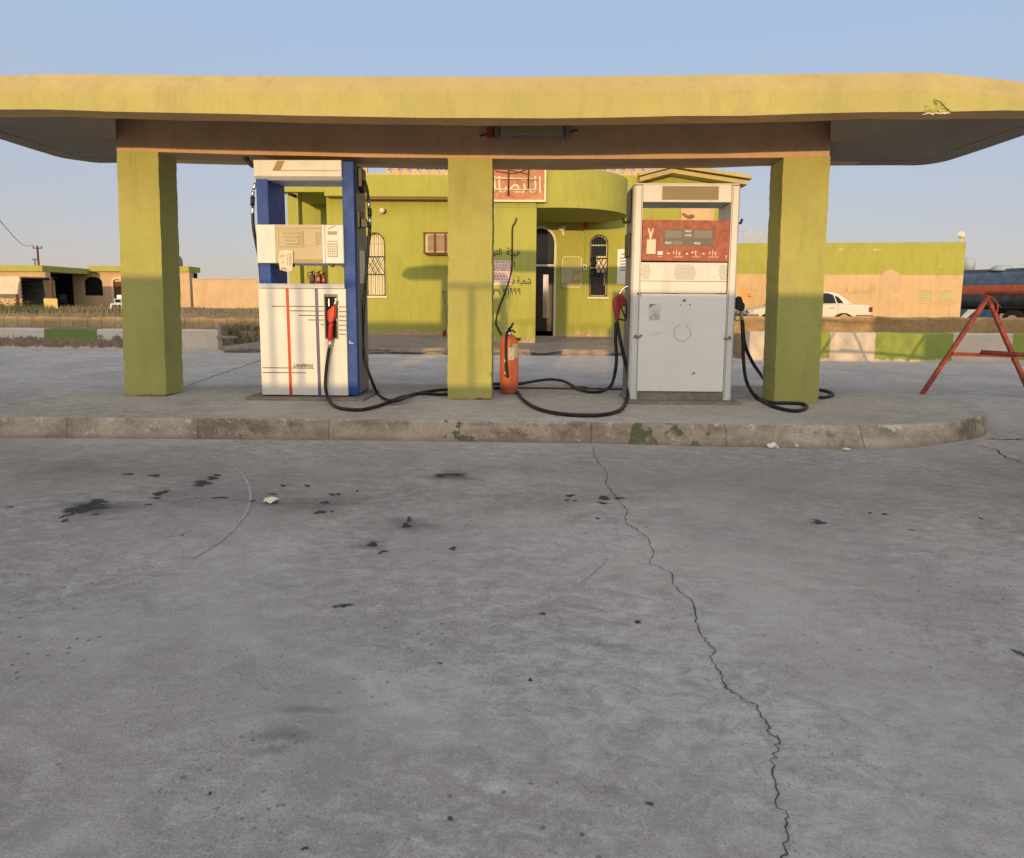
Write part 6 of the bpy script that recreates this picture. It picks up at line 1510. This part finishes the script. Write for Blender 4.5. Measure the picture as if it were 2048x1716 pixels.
for f in (.33, .66): mb.lathe(c.x, YH - 2, [(.365, hg + (z1 - hg) * f - .03), (.40, hg + (z1 - hg) * f), (.365, hg + (z1 - hg) * f + .03)], 20)
mb.build('hoop', 'black', t)
# plastic chair with a grey box on it
YJ = 30.0; c = at(241, 632, YJ); jz = terrain_z(c.x, YJ)
t = thing('plastic_chair', 'white plastic chair standing just left of the left column', 'chair', (c.x, YJ, jz))
zsj = at(240, 607, YJ).z; w2 = .26
mb = MB(); mb.box(c.x - w2, c.x + w2, YJ - w2, YJ + w2, zsj - .05, zsj); mb.build('seat', 'plastic_w', t, .02)
for sx in (-1, 1):
    for sy in (-1, 1):
        mb = MB(); mb.tube([(c.x + sx * w2 * 1.05, YJ + sy * w2 * 1.05, jz - .01), (c.x + sx * w2 * .9, YJ + sy * w2 * .9, zsj - .04)], .04, 8); mb.build('leg', 'plastic_w', t)
mb = MB(); mb.box(c.x - w2, c.x + w2, YJ + w2 - .03, YJ + w2 + .01, zsj, zsj + .38); mb.build('backrest', 'plastic_w', t, .02)
mb = MB(); mb.box(c.x - .16, c.x + .2, YJ - .15, YJ + .16, zsj + .003, zsj + .22); mb.box(c.x - .1, c.x + .14, YJ - .16, YJ - .152, zsj + .05, zsj + .17, 1)
tag(mb.build('metal_box', ['silo', 'dark'], None, .015), 'grey metal box lying on the white plastic chair', 'box')
# boundary wall, roof tank, poles
mb = MB(); a, b = at(386, 590, 44.5).x, at(640, 590, 44.5).x; zt5 = at(450, 557, 44.5).z
mb.box(a, b, 44.5, 44.75, .3, zt5 - .05); mb.box(a - .02, b, 44.46, 44.79, zt5 - .05, zt5)
tag(mb.build('boundary_wall', 'peach2'), 'plain cream boundary wall running from the low house to the office', 'wall')
t = thing('roof_tank', 'round grey water tank on the roof of the low cream house', 'tank', at(352, 533, YH + 2))
c = at(350, 525, YH + 2); mb = MB(); z0 = hz_(532); mb.lathe(c.x, YH + 2, [(.001, z0), (.45, z0), (.5, z0 + .1), (.5, z0 + .55), (.38, z0 + .8), (.12, z0 + .9), (.001, z0 + .9)], 20); mb.build('drum', 'grey_side', t); mb = MB(); mb.lathe(c.x, YH + 2, [(.12, z0 + .88), (.12, z0 + .95), (.001, z0 + .95)], 12); mb.build('lid', 'black', t)
def pole(label, px, pyt, Y, wide, arms):
    c = at(px, 590, Y); zt6 = at(px, pyt, Y).z; t = thing('utility_pole', label, 'pole', (c.x, Y, .3), 'utility poles beyond the house')
    m = MB(); m.tube([(c.x, Y, .3), (c.x, Y, zt6)], [wide, wide * .75], 8); m.build('shaft', 'wood', t)
    if arms:
        m = MB(); za = zt6 - arms * .18; m.box(c.x - arms / 2, c.x + arms / 2, Y - .08, Y + .08, za - .07, za + .07); m.build('cross_arm', 'wood', t)
        for q in (-.48, 0, .48):
            m = MB(); m.tube([(c.x + q * arms, Y, za + (.07 if q else .2)), (c.x + q * arms, Y, za + .3 + (.1 if not q else 0))], [.07, .09], 8); m.build('insulator', 'grey_side', t)
    return Vector((c.x, Y, zt6 - arms * .18 + .35))
pA = pole('wooden utility pole with cross arm rising behind the low cream house', 82, 493, 95, .16, 1.25)
pole('distant thin pole just left of the utility pole with wires', 75, 518, 150, .15, 1.0)
mb = MB()
e = at(-40, 395, 40)
mb.tube(spline([pA + Vector((-.55, 0, 0)), pA.lerp(e, .5) + Vector((0, 0, -1.2)), e], 8), .03, 5)
tag(mb.build('power_line', 'grey_side'), 'thin overhead wire sagging from the utility pole to the upper left', 'cable')

# litter
def scrap(name, label, px, py, w_, d_, mat, h=.02):
    c = gr(px, py); random.seed(int(px)); m = MB(); k = 9
    P = [(c.x + w_ * random.uniform(.7, 1.2) * math.cos(6.28 * i / k), c.y + d_ * random.uniform(.7, 1.2) * math.sin(6.28 * i / k), .005 + random.uniform(0, h)) for i in range(k)]
    m.add(P + [(c.x, c.y, .012 + h)], [(i, (i + 1) % k, k) for i in range(k)]); m.add(P + [(c.x, c.y, .004)], [((i + 1) % k, i, k) for i in range(k)])
    return tag(m.build(name, mat), label, 'litter')
scrap('paper_scrap', 'crumpled yellow paper lying among the oil spots on the concrete', 543, 1006, .045, .05, 'paper', .03)
scrap('paper_scrap', 'larger white scrap at the foot of the island kerb', 1548, 897, .06, .03, 'plastic_w', .05)
scrap('paper_scrap', 'small white scrap at the kerb foot, right of the larger one', 1592, 896, .03, .02, 'plastic_w', .03)
scrap('paper_scrap', 'flat white scrap at the kerb foot, rightmost of three', 1692, 902, .055, .02, 'paper', .02)
c = gr(1155, 776, ZI); mb = MB(); mb.box(c.x - .09, c.x + .12, c.y - .02, c.y + .05, ZI + .003, ZI + .02); mb.tube([(c.x + .1, c.y - .02, ZI + .01), (c.x + .18, c.y - .16, ZI + .012)], .008, 6)
tag(mb.build('metal_offcut', 'wood'), 'dark metal offcut lying at the back edge of the island', 'scrap')
mb = MB(); a, b = gr(985, 777, ZI), gr(1248, 780, ZI); mb.tube([(a.x, a.y, ZI + .012), ((a.x + b.x) / 2, (a.y + b.y) / 2, ZI + .011), (b.x, b.y, ZI + .012)], .012, 6)
tag(mb.build('steel_rod', 'wood'), 'rusty rod lying along the back of the island between column and white pump', 'rod')
